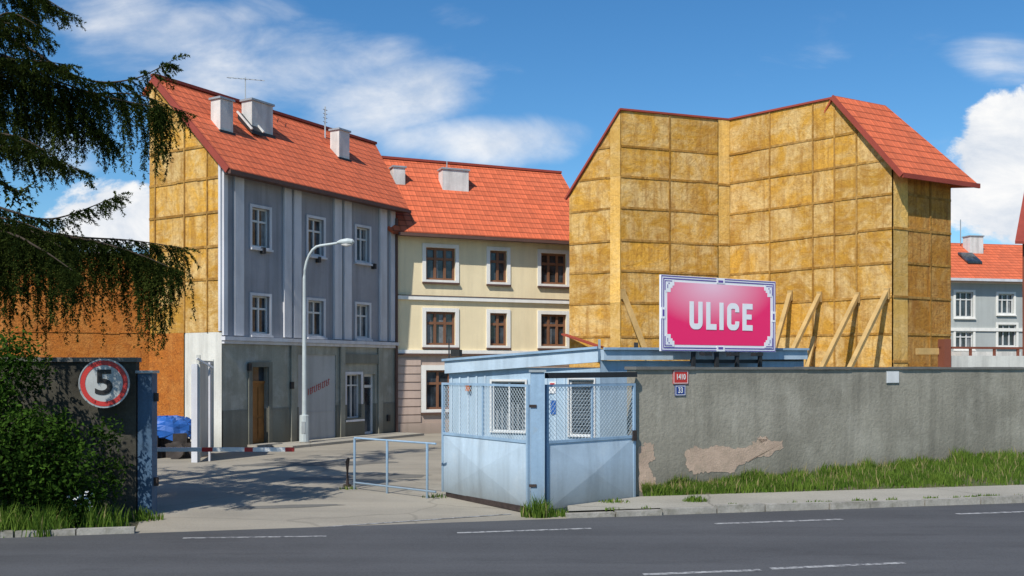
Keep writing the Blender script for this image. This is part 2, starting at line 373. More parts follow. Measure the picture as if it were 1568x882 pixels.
def blade(acc,p,h,lean=None,w=None,r=None):
    an=rr(0,6.28); w=w or rr(.006,.014); l=lean or rr(.05,.5)*h
    d=Vector((math.cos(an),math.sin(an),0)); la=rr(0,6.28); ld=Vector((math.cos(la),math.sin(la),0))*l
    a=p-d*w; b=p+d*w; m=p+ld*.35+Vector((0,0,h*.6)); t=p+ld+Vector((0,0,h)); r=R() if r is None else r
    acc.face([a,b,m+d*w*.7,m-d*w*.7],rnd=r); acc.face([m-d*w*.7,m+d*w*.7,t],rnd=r)
g=Acc('grass',M['grass'])
for _ in range(50000):
    t=R()**1.3*.52; s=R()
    if s<.12+.08*math.sin(t*170)+.05*math.sin(t*430) and R()<.75: continue
    q=.5+.5*math.sin(t*95+s*4)*math.sin(t*41+2*s)
    q2=.5+.5*math.sin(t*33+s*7+1)*math.sin(t*150-3*s)
    if R()>.4+.6*q: continue
    dry=R()<.02+.04*(1-q)
    p=bank(t,s); blade(g,p,rr(.04,.15)+.22*q*q2*R()+(.16*R()*q2 if s>.8 else 0)+(.15*R() if dry else 0),r=1. if dry else min(.95,max(0,R()*.6+.45*q2)))
g.make()
g=Acc('weeds',M['grass'])
def tuft(x,y,n,rad,h0,h1,z=0):
    for _ in range(n):
        r=rad*R()**.7; an=rr(0,6.28); hh=rr(h0,h1)*(1-.5*r/rad); blade(g,Vector((x+r*math.cos(an),y+r*math.sin(an)*.6,z)),hh)
tuft(.46,17.05,420,.3,.15,.5); tuft(.9,17.15,200,.3,.08,.2,.0); tuft(3.4,18.2,160,.25,.06,.2,.11); tuft(1.9,18.1,90,.3,.04,.12,.11)
for _ in range(45):
    x=rr(1.3,14); tuft(x,E(x)+.15+rr(-.02,.05),14,.12,.03,.1,.11)
for _ in range(90):
    x=rr(-14,-6.5); tuft(x,E(x)+rr(.15,1.3),150,.35,.12,.6)
tuft(-6.3,16.7,260,.35,.05,.3); tuft(-3.5,20.9,50,.2,.05,.15); tuft(-1.5,19.6,60,.3,.04,.15)
g.make()
# ---------------------------------------------------------------- apartment house (grey, left)
L0=(-9.1,30.7); L1=(-4.56,38.2); LF=Frame(L0,L1)
o=Obj('grey_apartment_house',(-8,35,0)); TL=LF.L
HT=9.05
def uu(a,b): return LF.U(a),LF.U(b)
wins=[]
for x0,x1 in ((385,412),(471,495),(545,565)):
    a,b=uu(x0,x1); wins+= [(a,b,6.55,7.82),(a,b,3.72,4.95)]
door=(*uu(384,409),.12,2.62); shop=(*uu(530,552),.75,2.35); sdoor=(*uu(557,574),.1,2.35)
shut=(*uu(456,514),.05,3.05)
wall(o.part('walls','grey'),LF,0,TL,3.5,HT,wins)
gops=[door,shop,sdoor,shut]
wall(o.part('base_wall','gbase'),LF,0,TL,1.25,3.5,gops,.2,.02); wall(o.part('dado','gdado'),LF,0,TL,0,1.25,gops,.23,.05)
for w in wins: window(o,LF,w,2,.66,'wframe',.09,'grey_trim','grey_trim',.16,.7,.055)
tr=o.part('pilasters','grey_trim')
for x0,x1 in ((340,346),(357,371),(433,444),(448,459),(510,521),(525,536),(580,590),(596,603)):
    a,b=uu(x0,x1); tr.box(LF,a,b,.003,.085,3.62,HT-.22)
tr.box(LF,0,TL,.004,.14,HT-.22,HT-.02)
tr.box(LF,-.04,TL,.006,.20,3.46,3.58); tr.box(LF,0,TL,.004,.12,3.36,3.455)
br=o.part('facade_brackets','dark')
for x,y in ((400,384),(485,398),(570,408)):
    u=LF.U(x); h=LF.H(x,y); br.box(LF,u-.06,u+.06,.003,.16,h-.1,h+.1)
d=o.part('entrance_door','door'); a,b,c,dd=door
d.box(LF,a,b,-.18,-.14,c,dd-.5); o.part('window_glass','glass').face([LF.p(a,-.15,dd-.5),LF.p(b,-.15,dd-.5),LF.p(b,-.15,dd),LF.p(a,-.15,dd)])
for k in range(2):
    x0=a+(b-a)*k/2+.08; x1=a+(b-a)*(k+1)/2-.08
    for z0,z1 in ((.3,.95),(1.05,1.95)): d.box(LF,x0,x1,-.139,-.115,z0,z1)
d.box(LF,a,b,-.14,-.10,dd-.54,dd-.46)
s=o.part('door_surround','gdado'); s.box(LF,a-.16,a,.055,.09,0,dd+.16); s.box(LF,b,b+.16,.055,.09,0,dd+.16); s.box(LF,a,b,.052,.088,dd,dd+.16)
s=o.part('shutter_panel','shutter'); a,b,c,dd=shut
s.box(LF,a,b,-.16,-.02,c,dd)
for k in (4,8): s.box(LF,a,b,-.02,-.008,c+k*(dd-c)/12-.015,c+k*(dd-c)/12+.01)
gr=o.part('graffiti','signr')
gx=LF.U(472); gxe=LF.U(506); n=11
for i in range(n):
    u=gx+(gxe-gx)*i/n; h=LF.H(472+34*i/n,605-17*i/n); w=(gxe-gx)/n*.6
    gr.box(LF,u,u+.022,-.006,.0,h,h+.22)
    if i%2: gr.box(LF,u+.03,u+w,-.006,-.001,h,h+.03)
    if i%3: gr.box(LF,u+.03,u+w,-.006,-.001,h+.19,h+.22)
    if i%4==1: gr.box(LF,u+.03,u+w,-.006,-.001,h+.1,h+.13)
window(o,LF,shop,2,.75,'wframe',.1,'gdado','gdado',.18,.3,.04); window(o,LF,sdoor,1,.8,'bframe',None,'white',None,.18,0,.09)
s=o.part('shop_fascia','gdado'); s.box(LF,shop[0]-.15,sdoor[1]+.15,.025,.09,2.75,3.1)
for x in (447,522,580): u=LF.U(x); o.part('base_piers','gbase').box(LF,u-.12,u+.12,.055,.11,0,3.36)
vt=o.part('wall_boxes','dark')
for x,y in ((379,562),(444,590),(592,640)): u=LF.U(x); h=LF.H(x,y); vt.box(LF,u-.07,u+.07,.06,.13,h-.12,h+.12)
GD=3.4; G0=LF.p(0,-GD,0); GF=Frame((G0.x,G0.y),L0)
def gtop(u):
    k=GD-u
    return HT+ (12.05-HT)*min(k,3.1)/3.1 - (max(0,k-3.1))*1.0
ub=[0,.3,GF.U(283),GF.U(318),GD]
hb=[3.72,GF.H(290,430),GF.H(290,380),GF.H(290,329),GF.H(290,277),GF.H(290,227),GF.H(290,180),13]
panels(o,GF,ub,hb,gtop,'ochre')
o.part('gable_base','yard_w').face([GF.p(GF.U(283),0,0),GF.p(GD,0,0),GF.p(GD,0,3.72),GF.p(GF.U(283),0,3.72)])
panels(o,GF,[0,GF.U(283)],[0,3.72],lambda u:20,'rust',False,.03)
o.part('corner_bead','grey_trim').box(GF,GD-.1,GD+.002,-.05,.05,3.75,HT)
bk=o.part('rear_walls','grey')
B0=LF.p(0,-GD,0); B1=LF.p(TL+2,-GD,0)
bk.face([B1,B0,B0+Vector((0,0,11.75)),B1+Vector((0,0,11.75))])
e0=LF.p(TL,0,0); e1=LF.p(TL,-GD,0)
bk.face([e0,e1,e1+Vector((0,0,11.7)),LF.p(TL,-3.1,12),e0+Vector((0,0,HT))])
rf_=o.part('roof','tile')
zs=(12.05-HT)/3.1
slab(rf_,LF.p(-.12,.42,HT-.42*zs+.14),LF.p(TL+.35,.42,HT-.42*zs+.14),LF.p(TL+2.6,-3.1,12.19),LF.p(-.12,-3.1,12.19))
slab(rf_,LF.p(TL+2.6,-3.6,11.75),LF.p(-.12,-3.6,11.75),LF.p(-.12,-3.103,12.185),LF.p(TL+2.6,-3.103,12.185))
o.part('gutter','sill').box(LF,-.12,TL+.35,.42,.53,HT-.42*zs-.02,HT-.42*zs+.1)
o.part('soffit','sill').box(LF,0,TL+.3,.15,.42,HT-.42*zs-.0,HT-.42*zs+.02)
o.part('ridge_cap','tile_dk').beam(LF.p(-.12,-3.1,12.22),LF.p(TL+2.6,-3.1,12.22),.2,.1)
o.part('verge_board','tile_dk').beam(LF.p(-.14,.42,HT-.42*zs+.08),LF.p(-.14,-3.1,12.12),.06,.2)
def chimney(o,c,w,d,h0,h1,fr,cap=True):
    a=o.part('chimneys','chim'); u,n=c
    a.box(fr,u-w/2,u+w/2,n-d/2,n+d/2,h0,h1)
    q=o.part('chimney_caps','metal'); q.box(fr,u-w/2-.05,u+w/2+.05,n-d/2-.05,n+d/2+.05,h1+.002,h1+.07)
def roofpt(x,y):
    o_=Vector((0,0,CAM_H)); dv=Vector(((x-784)/FL,1,(563-y)/FL)); p0=LF.p(0,0,HT+.14); nn=LF.u.cross(LF.p(0,-3.1,12.19)-p0)
    t=(p0-o_).dot(nn)/dv.dot(nn); p=o_+dv*t; d=p-LF.o; return d.dot(LF.u),d.dot(LF.n),p.z
for x,yb,w,d,ht in ((348,204,.55,.45,1.1),(402,206,1.0,.5,1.1),(528,245,.6,.45,1.12)):
    u,n,z=roofpt(x,yb); chimney(o,(u,n-.25),w,d,z-.6,z+ht,LF)
    o.part('chimney_flashing','dark').box(LF,u-w/2-.06,u+w/2+.06,n-.25-d/2-.0,n-.25+d/2+.06,z-.35,z+.06)
u,n,z=roofpt(388,203)
h_=o.part('roof_hatch','dark'); h_.hexa([LF.p(u-.25,n+.2,z-.1),LF.p(u+.25,n+.2,z-.1),LF.p(u+.25,n-.5,z+.45),LF.p(u-.25,n-.5,z+.45),LF.p(u-.25,n+.2,z+.02),LF.p(u+.25,n+.2,z+.02),LF.p(u+.25,n-.5,z+.72),LF.p(u-.25,n-.5,z+.72)])
h_=o.part('hatch_frame','chim')
for q in (u-.27,u+.27): h_.beam(LF.p(q,n+.22,z+.04),LF.p(q,n-.5,z+.74),.06,.06)
an=o.part('antenna','metal')
u,n,z=roofpt(400,190); b=LF.p(u,n-.8,z+.2); an.beam(b,b+Vector((0,0,1.6)),.035)
t=b+Vector((0,0,1.5)); an.beam(t+Vector((-.65,0,.1)),t+Vector((.7,0,-.02)),.025)
for k in range(7): q=t+Vector((-.6+k*.2,0,.08-k*.015)); an.beam(q-Vector((0,.25,.06)),q+Vector((0,.25,.06)),.016)
u,n,z=roofpt(512,222); b=LF.p(u-.2,n-.3,z-.1); an.beam(b,b+Vector((0,0,1.6)),.05); 
for k in range(4): q=b+Vector((0,0,1.0+k*.16)); an.beam(q-LF.u*.12,q+LF.u*.12,.02)
o.part('downpipe','sill').tube([LF.p(TL-.06,.12,h) for h in (.1,4,8.4)],.055)
o.part('doorstep','kerb').box(LF,door[0]-.2,door[1]+.2,.06,.5,.0,.12)
o.done()
ps=Acc('house_footway',M['pave']); ps.box(LF,LF.U(400),TL,.06,1.4,.0,.09); ps.make()
zz=Vector((0,0,1))
# ---------------------------------------------------------------- cream apartment house
K0=(-4.56,38.2); KF=Frame(K0,(2.58,41.2)); o=Obj('cream_apartment_house',(0,41,0)); TK=KF.L+.95; KH=8.15
ops=[]; det=[]
for x0,x1,c in ((652,697,3),(750,776,2),(828,867,3)):
    a,b=KF.U(x0),KF.U(x1); ops+=[(a,b,6.08,7.36),(a,b,3.5,4.82)]; det+=[c,c]
gw=[(KF.U(652),KF.U(690),.95,2.5),(KF.U(760),KF.U(800),.95,2.5)]
wall(o.part('walls','cream'),KF,0,TK,3.08,KH,ops)
wall(o.part('ground_floor_wall','pinkb'),KF,0,TK,0,3.08,gw,.2,0)
for w,c in zip(ops,det): window(o,KF,w,c,.66,'bframe',.15,'white','sill',.16,.3,.085)
for w in gw: window(o,KF,w,2,.66,'white',.2,'white','white',.16,.2,.08)
bd=o.part('rustication_bands','pinkb')
for k in range(8):
    z0=.45+k*.32; 
    cuts=[0]+[c for w in gw for c in (w[0]-.22,w[1]+.22)]+[TK]
    if z0>2.72: cuts=[0,TK]
    for i in range(0,len(cuts),2): bd.box(KF,cuts[i],cuts[i+1],.003,.05,z0,z0+.275,.5)
bd.box(KF,0,TK,.003,.07,0,.42)
s=o.part('string_courses','white')
s.box(KF,0,TK,.004,.12,5.27,5.42); s.box(KF,0,TK,.004,.09,3.16,3.3); o.part('course_flashing','sill').box(KF,0,TK,.003,.16,3.09,3.15)
o.part('course_flashing','sill').box(KF,0,TK,.003,.14,5.425,5.45)
s.box(KF,0,TK,.004,.16,KH-.25,KH-.03)
zs=(11.35-KH)/3.4
rf_=o.part('roof','tile')
slab(rf_,KF.p(-.2,.45,KH-.45*zs+.14),KF.p(TK+.1,.45,KH-.45*zs+.14),KF.p(TK+.1,-3.4,11.49),KF.p(-4.2,-3.4,11.49))
slab(rf_,KF.p(TK+.1,-7,KH+.1),KF.p(-4.2,-7,KH+.1),KF.p(-4.2,-3.403,11.487),KF.p(TK+.1,-3.403,11.487))
o.part('gutter','sill').box(KF,0,TK+.1,.45,.57,KH-.45*zs-.02,KH-.45*zs+.1)
o.part('soffit','sill').box(KF,0,TK,.17,.45,KH-.45*zs,KH-.45*zs+.02)
o.part('ridge_cap','tile_dk').beam(KF.p(-4.2,-3.4,11.51),KF.p(TK+.1,-3.4,11.51),.2,.1)
bk=o.part('rear_walls','cream'); bk.face([KF.p(TK,0,0),KF.p(TK,-6.8,0),KF.p(TK,-6.8,KH),KF.p(TK,-3.4,11.3),KF.p(TK,0,KH)]); bk.face([KF.p(TK,-6.8,0),KF.p(-3,-6.8,0),KF.p(-3,-6.8,KH),KF.p(TK,-6.8,KH)])
def kroof(x,y):
    dv=Vector(((x-784)/FL,1,(563-y)/FL)); p0=KF.p(0,0,KH+.14); nn=KF.u.cross(KF.p(0,-3.4,11.49)-p0)
    t=(p0-Vector((0,0,CAM_H))).dot(nn)/dv.dot(nn); p=Vector((0,0,CAM_H))+dv*t; d=p-KF.o; return d.dot(KF.u),d.dot(KF.n),p.z
u,n,z=kroof(611,281); chimney(o,(u,n-.2),.5,.5,z-.5,z+.65,KF); 
u,n,z=kroof(697,290); chimney(o,(u,n-.2),1.15,.55,z-.5,z+.8,KF)
o.part('chimney_aerial','metal').beam(KF.p(u-.3,n-.2,z+.8),KF.p(u-.3,n-.2,z+1.2),.04)
o.done()
# ---------------------------------------------------------------- rust clad wall (left)
o=Obj('rust_clad_shed',(-14,33,0)); S0=(-16.15,31.2); S1=(G0.x+.02,G0.y-.05); SF=Frame(S0,S1)
panels(o,SF,[0,SF.L],[0,6.3],lambda u:6.3,'rust',False)
bb=o.part('joints','rust')
for h in (1.25,2.5,3.75,5.0):
    x=0
    while x<SF.L-.05:
        x1=min(SF.L,x+rr(.5,1.4)); bb.box(SF,x,x1-.01,.0,.025,h-.02+rr(-.02,.02),h+.02); x=x1
o.part('roof_edge','sill').box(SF,-.05,SF.L,-.4,.06,6.3,6.36)
SB=Frame((-21.5,36),S0); o.part('side_wall','rust').face([SB.p(0,0,0),SB.p(SB.L,0,0),SB.p(SB.L,0,6.3),SB.p(0,0,6.3)])
o.part('roof_deck','dark').face([SB.p(0,0,6.28),SB.p(SB.L,0,6.28),SF.p(SF.L,-.02,6.28),SF.p(SF.L,-5,6.28)])
o.done()
# ---------------------------------------------------------------- ochre clad building (right)
A0=(2.18,37.2); B0=(4.0,36.0); V0=(8.3,37.5); C1=(12.8,33.0); D1=(15.45,34.5); RT=12.05; EV=9.55
o=Obj('ochre_clad_building',(9,37,0))
FA=Frame(A0,B0); FB=Frame(B0,V0); FC=Frame(V0,C1); FD=Frame(C1,D1)
atop=lambda u: 9.1+(RT-9.1)*u/FA.L
hl=[0,1.4,2.6,3.75]+[FB.H(985,y) for y in (464,416,369,320,272,226)]+[RT]
stripA=FA.L-.42
panels(o,FA,[0,stripA],hl[:-1]+[13],atop,'ochre'); panels(o,FA,[stripA,FA.L],[h for h in hl[:-1:2]]+[13],atop,'ochre_p',False,.03)
stripB=FB.U(1099)
panels(o,FB,[0,FB.U(1025),stripB],hl,lambda u:RT,'ochre'); panels(o,FB,[stripB,FB.L],[0,2.8,5.0,7.3,9.6,RT],lambda u:RT,'ochre_p',True,.05)
rU=FC.U(1278)
ctop=lambda u: RT if u<=rU else RT-(RT-EV)*(u-rU)/(FC.L-rU)
panels(o,FC,[0,FC.U(1179),FC.U(1245),rU,FC.U(1312),FC.L],hl[:-1]+[RT+.001],ctop,'ochre')
sD=FD.U(1388)
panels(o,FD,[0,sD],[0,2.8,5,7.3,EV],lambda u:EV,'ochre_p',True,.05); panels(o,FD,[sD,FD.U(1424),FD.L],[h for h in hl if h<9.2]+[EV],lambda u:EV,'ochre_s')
rd=o.part('top_flashing','tile_dk')
rd.beam(FB.p(-.05,.0,RT+.04),FB.p(FB.L,.0,RT+.04),.14,.07); rd.beam(FC.p(0,0,RT+.045),FC.p(rU,0,RT+.045),.14,.07)
rd.beam(FA.p(-.15,.04,9.0),FA.p(FA.L,.04,RT+.03),.14,.07)
R0=FC.p(rU,0,0)
t_=o.part('roof','tile')
Rd=(R0-Vector((C1[0],C1[1],0))).dot(FD.n)
ov=.5; sl=(RT-EV)/abs(Rd)
off=(R0-Vector((C1[0],C1[1],0))).dot(FD.u)
eL=FD.p(-.12,ov,EV-ov*sl+.12); eR=FD.p(FD.L+.85,ov,EV-ov*sl+.12); rL=FD.p(off-.12,Rd,RT+.12); rR=FD.p(FD.L-1.0,Rd,RT+.12)
slab(t_,eL,eR,rR,rL,.1)
slab(t_,FD.p(FD.L+.6,Rd*2,EV+.1),FD.p(off-.1,Rd*2,EV+.1),rL+Vector((0,.004,-.004)),rR+Vector((0,.004,-.004)),.1)
slab(t_,eR+FD.u*.003,FD.p(FD.L+.6,Rd*2,EV+.1),rR+FD.u*.003,rR+FD.u*.002+FD.n*.01,.1)
o.part('eave_fascia','tile_dk').beam(eL+FD.n*.03-zz*.05,eR+FD.n*.03-zz*.05,.06,.16)
o.part('verge_board','tile_dk').beam(eL-zz*.06-FD.u*.02,rL-zz*.06-FD.u*.02,.05,.16)
Ab=Vector((A0[0],A0[1],0)); Vb=Vector((V0[0],V0[1],0)); Vr=Vb+Vector((0,3.2,0))
slab(t_,FA.p(0,-.0,9.12),FA.p(FA.L,-.0,RT+.02),Vb+zz*(RT+.02)-FB.n*.02,Vr+zz*9.12,.08)
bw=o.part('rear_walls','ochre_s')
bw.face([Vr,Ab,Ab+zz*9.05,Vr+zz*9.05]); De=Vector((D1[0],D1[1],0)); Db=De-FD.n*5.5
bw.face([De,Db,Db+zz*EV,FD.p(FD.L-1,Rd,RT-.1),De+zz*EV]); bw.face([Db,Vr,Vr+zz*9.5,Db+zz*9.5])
o.part('flat_roof','dark').face([Vb+zz*(RT-.02),R0+zz*(RT-.02),FD.p(FD.L-1.1,Rd,RT-.02),Vr+zz*9.2])
rd.beam(FA.p(-.1,.25,FA.H(880,512)),FA.p(FA.L*.75,.5,FA.H(925,532)),.3,.06)
pr=o.part('timber_props','prop')
def prop(fr,xt,yt,xb,yb,out):
    u=fr.U(xt); h=fr.H(xt,yt); a_=fr.p(u,.06,h)
    q=world(xb,yb,a_.y-out*.75); d=(q-a_); k=(h-.02)/(a_.z-q.z); f=a_+d*k
    pr.beam(a_,Vector((f.x,f.y,.02)),.15,.13); pr.box(fr,u-.09,u+.09,.03,.1,h-.25,h+.12)
prop(FB,953,448,988,535,1.2); prop(FC,1211,450,1190,520,1.2); prop(FC,1256,452,1218,528,1.6)
prop(FC,1314,453,1262,556,2.0); prop(FC,1359,447,1305,556,2.2); prop(FC,1247,520,1240,545,.5)
o.done()
# ---------------------------------------------------------------- neighbour houses far right
o=Obj('neighbour_house',(30,62,0)); NF=Frame((26.2,61),(38,63.5))
no=[]
for x0,x1,y0,y1 in ((1463,1490,447,485),(1528,1552,450,480),(1463,1490,508,534),(1528,1556,497,530)):
    no.append((NF.U(x0),NF.U(x1),NF.H(x0,y1),NF.H(x0,y0)))
wall(o.part('walls','neigh'),NF,0,NF.L,0,8.4,no)
for w in no: window(o,NF,w,3,.7,'wframe',.14,'white','white',.16,.5,.06)
sl_=o.part('roof','tile'); slab(sl_,NF.p(-.3,.5,8.15),NF.p(NF.L,.5,8.15),NF.p(NF.L,-3.4,10.9),NF.p(.9,-3.4,10.9))
o.part('gutter','grey_trim').box(NF,-.3,NF.L,.5,.65,8.0,8.16)
o.part('cornice','white').box(NF,0,NF.L,.004,.15,7.9,8.15)
o.part('string_course','white').box(NF,0,NF.L,.004,.08,4.9,5.1)
NG=Frame((24.5,67),(26.2,61)); o.part('gable','neigh').face([NG.p(0,0,0),NG.p(NG.L,0,0),NG.p(NG.L,0,8.3),NG.p(NG.L*.45,0,10.9),NG.p(0,0,8.3)])
u=NF.U(1510); 
o.part('skylight','glass').hexa([NF.p(u-.55,-1.0,9.28),NF.p(u+.5,-1.0,9.28),NF.p(u+.5,-2.0,9.98),NF.p(u-.55,-2.0,9.98),NF.p(u-.55,-1.0,9.4),NF.p(u+.5,-1.0,9.4),NF.p(u+.5,-2.0,10.1),NF.p(u-.55,-2.0,10.1)])
chimney(o,(NF.U(1532),-2.6),1.0,.7,9.9,11.2,NF); o.part('aerial','metal').beam(NF.p(u+.4,-3,10.8),NF.p(u+.4,-3,12.4),.05)
o.done()
o=Obj('brick_annex',(26,45,0)); XF=Frame((23.45,45),(31,46))
wall(o.part('walls','roofred'),XF,0,.35,0,8.3,[]); wall(o.part('side_walls','neigh'),XF,.35,6,0,8.3,[])
slab(o.part('roof','tile_dk'),XF.p(-.65,.4,8.35),XF.p(6,.4,8.35),XF.p(6,-4,12),XF.p(3.0,-4,12)); 
o.part('return_wall','roofred').face([Vector((27.6,52,0)),XF.p(0,0,0),XF.p(0,0,8.3),Vector((27.6,52,8.3))])
o.done()
o=Obj('terrace_wall',(16,32,0)); TF=Frame((13.7,31),(24,33.6))
o.part('wall_body','yard_w').box(TF,0,TF.L,-.25,0,0,2.98); c=o.part('rail','roofred'); c.box(TF,-.1,TF.L,-.15,-.07,3.2,3.27)
for k in range(12): c.box(TF,.1+k*.9,.17+k*.9,-.14,-.08,2.98,3.2)
o.part('low_kiosk','chim').box(TF,.9,3.2,-1.2,-.4,0,3.12)
c.box(TF,-.1,.15,-.2,.1,2.0,3.5)
o.part('pallet','prop').box(TF,-.85,-.05,-.3,-.15,3.02,3.22)
o.done()
# ---------------------------------------------------------------- boundary wall right
o=Obj('boundary_wall',(8,22,0))
o.part('wall_body','conc').box(WF,0,WF.L,-.3,0,0,2.56)
cp=o.part('coping','cap'); x=-.03
while x<WF.L:
    x1=x+rr(1.2,1.8); j=rr(-.008,.008); cp.box(WF,x,x1-.008,-.34,.04+j,2.562,2.615+j); x=x1
def blob(fr,acc,pts,n):
    poly=[]
    for i in range(len(pts)):
        x0,y0=pts[i]; x1,y1=pts[(i+1)%len(pts)]
        for k in range(7):
            t=k/7; j=2.4*(1 if k else .3); poly.append((x0+(x1-x0)*t+rr(-j,j),y0+(y1-y0)*t+rr(-j,j)))
    acc.face([fr.p(fr.U(x),n,fr.H(x,y)) for x,y in poly])
pl=o.part('peeled_render','peel')
P1=[(1050,712),(1050,690),(1062,683),(1075,688),(1095,682),(1120,687),(1150,682),(1158,674),(1198,674),(1200,685),(1180,698),(1150,703),(1135,712),(1118,725),(1080,722),(1062,726)]
P2=[(979,752),(978,684),(990,678),(1001,680),(1003,700),(993,712),(999,726),(1004,738),(996,754)]
blob(WF,pl,P1,.006); blob(WF,pl,P2,.006)
blob(WF,pl,[(1160,670),(1172,668),(1175,675),(1163,677)],.006)
o.done()
def textmesh(nm,o,txt,size,fr,u,n,h,mat,bold=.0,sx=1.):
    cu=bpy.data.curves.new(nm,'FONT'); cu.body=txt; cu.size=size; cu.align_x='CENTER'; cu.align_y='CENTER'; cu.offset=bold; cu.extrude=.002
    ob=bpy.data.objects.new(nm,cu); bpy.context.scene.collection.objects.link(ob); cu.materials.append(M[mat])
    m=Matrix((( fr.u.x*sx,0,fr.n.x,0),(fr.u.y*sx,0,fr.n.y,0),(0,1,0,0),(0,0,0,1))); p=fr.p(u,n,h)
    ob.parent=o; ob.matrix_parent_inverse=Matrix.Translation(-o.location); ob.matrix_basis=Matrix.Translation(p)@m
def plate(name,x0,x1,y0,y1,mat,txt,bold,sz):
    u0,u1=WF.U(x0),WF.U(x1); h1,h0=WF.H(x0,y0),WF.H(x0,y1)
    q=Obj(name,WF.p((u0+u1)/2,0,(h0+h1)/2)); q.part('plate',mat).box(WF,u0,u1,.004,.02,h0,h1)
    b=q.part('border','signw'); w=.012; b.box(WF,u0+.01,u1-.01,.02,.022,h1-.01-w,h1-.01); b.box(WF,u0+.01,u1-.01,.02,.022,h0+.01,h0+.01+w); b.box(WF,u0+.01,u0+.01+w,.02,.0225,h0+.02,h1-.02); b.box(WF,u1-.01-w,u1-.01,.02,.0225,h0+.02,h1-.02)
    e=q.done()
    if txt: textmesh('digits',e,txt,sz,WF,(u0+u1)/2,.024,(h0+h1)/2,'signw',bold,.8)
plate('house_number_plate',1030,1053,567,588,'signr','1410',.003,.15)
plate('house_number_plate',1033,1049,590,606,'signb','33',.003,.16)
u0=WF.U(1357); u1=WF.U(1375); q=Obj('wall_plaque',WF.p(u0,0,2.3)); q.part('plate','signw').box(WF,u0,u1,.004,.03,WF.H(1365,586),WF.H(1365,569)); q.part('rim','metal').box(WF,u0-.012,u1+.012,.002,.02,WF.H(1365,586)-.012,WF.H(1365,569)+.012); q.done()
# ---------------------------------------------------------------- gate keeper booth
o=Obj('gatekeeper_booth',(2,22,0)); Q1=Frame((-1.42,22.1),(1.85,20.6)); Q2=Frame((1.85,20.6),(7.0,23.5))
bo=[(Q1.U(754),Q1.U(805),1.2,2.3),(Q1.U(872),Q1.L-.12,1.15,2.35)]
wall(o.part('walls','blue2'),Q1,0,Q1.L,0,2.6,bo,.1); wall(o.part('walls','blue2'),Q2,0,Q2.L,0,2.75,[],.1)
window(o,Q1,bo[0],2,1.,'wframe',.045,'wframe',None,.09,0,.03)
window(o,Q1,bo[1],1,1.,'metal',.03,'bluepost',None,.09,0,.04)
cu=o.part('things_on_window_sill','curtain')
for k in range(6):
    a=bo[0][0]+.06+k*.125; cu.box(Q1,a,a+rr(.03,.07),-.078,-.072,1.24,1.24+rr(.1,.6))
sb=o.part('window_grille','metal')
for k in range(1,16): h=bo[1][2]+k*(bo[1][3]-bo[1][2])/16; sb.box(Q1,bo[1][0],bo[1][1],-.03,-.022,h-.004,h+.004)
rb=o.part('wall_ribs','blue')
for k in range(16):
    u=.05+k*.21
    if not any(w[0]-.1<u<w[1]+.1 for w in bo): rb.box(Q1,u,u+.04,.002,.02,.05,2.42)
fs=o.part('roof_fascia','blue')
def fascia(fr,ua,ub,ta,tb,hh,n=.12):
    fs.hexa([fr.p(ua,n,ta-hh),fr.p(ub,n,tb-hh),fr.p(ub,-.1,tb-hh),fr.p(ua,-.1,ta-hh),fr.p(ua,n,ta),fr.p(ub,n,tb),fr.p(ub,-.1,tb),fr.p(ua,-.1,ta)])
fascia(Q1,-.05,Q1.L-.0,2.75,3.0,.28); fascia(Q2,.02,Q2.L,2.98,3.02,.22)
rl=o.part('fascia_lip','bluepost'); rl.beam(Q1.p(-.1,.14,2.77),Q1.p(Q1.L,.14,3.02),.06,.05); rl.beam(Q2.p(0,.15,3.0),Q2.p(Q2.L,.15,3.04),.06,.05)
o.part('roof_deck','metal').face([Q1.p(0,.0,2.76),Q1.p(Q1.L,0,3.0),Q2.p(Q2.L,0,3.02),Q2.p(Q2.L,-3.5,3.02),Q1.p(0,-3.5,2.76)])
bk=o.part('rear_walls','blue2'); bk.face([Q1.p(0,-3.5,0),Q1.p(0,0,0),Q1.p(0,0,2.7),Q1.p(0,-3.5,2.7)]); bk.face([Q2.p(Q2.L,0,0),Q2.p(Q2.L,-3.5,0),Q2.p(Q2.L,-3.5,2.9),Q2.p(Q2.L,0,2.9)])
o.part('beacon','orange').box(Q1,Q1.U(716),Q1.U(722),.02,.1,2.08,2.24)
nz=o.part('notices','signw'); nz.box(Q1,Q1.U(842),Q1.U(852),.025,.03,2.05,2.3); o.part('notice_blue','tarp').box(Q1,Q1.U(844),Q1.U(852),.025,.03,1.6,1.9); o.part('notice_red','signr').box(Q1,Q1.U(843),Q1.U(850),.03,.034,2.2,2.27)
lp=o.part('floodlights','dark')
for x in (698,704): u=Q1.U(x); lp.box(Q1,u-.06,u+.06,-.0,.14,2.86,3.0)
lp.beam(Q1.p(.0,0,2.7),Q1.p(0,0,3.25),.03); 
for u in (.9,1.6,2.6): lp.beam(Q2.p(u,.05,3.0),Q2.p(u,.05,3.14),.08)
o.part('tv_aerial','metal').beam(Q1.p(Q1.L-.05,-.1,2.9),Q1.p(Q1.L-.05,-.1,3.2),.05)
o.done()
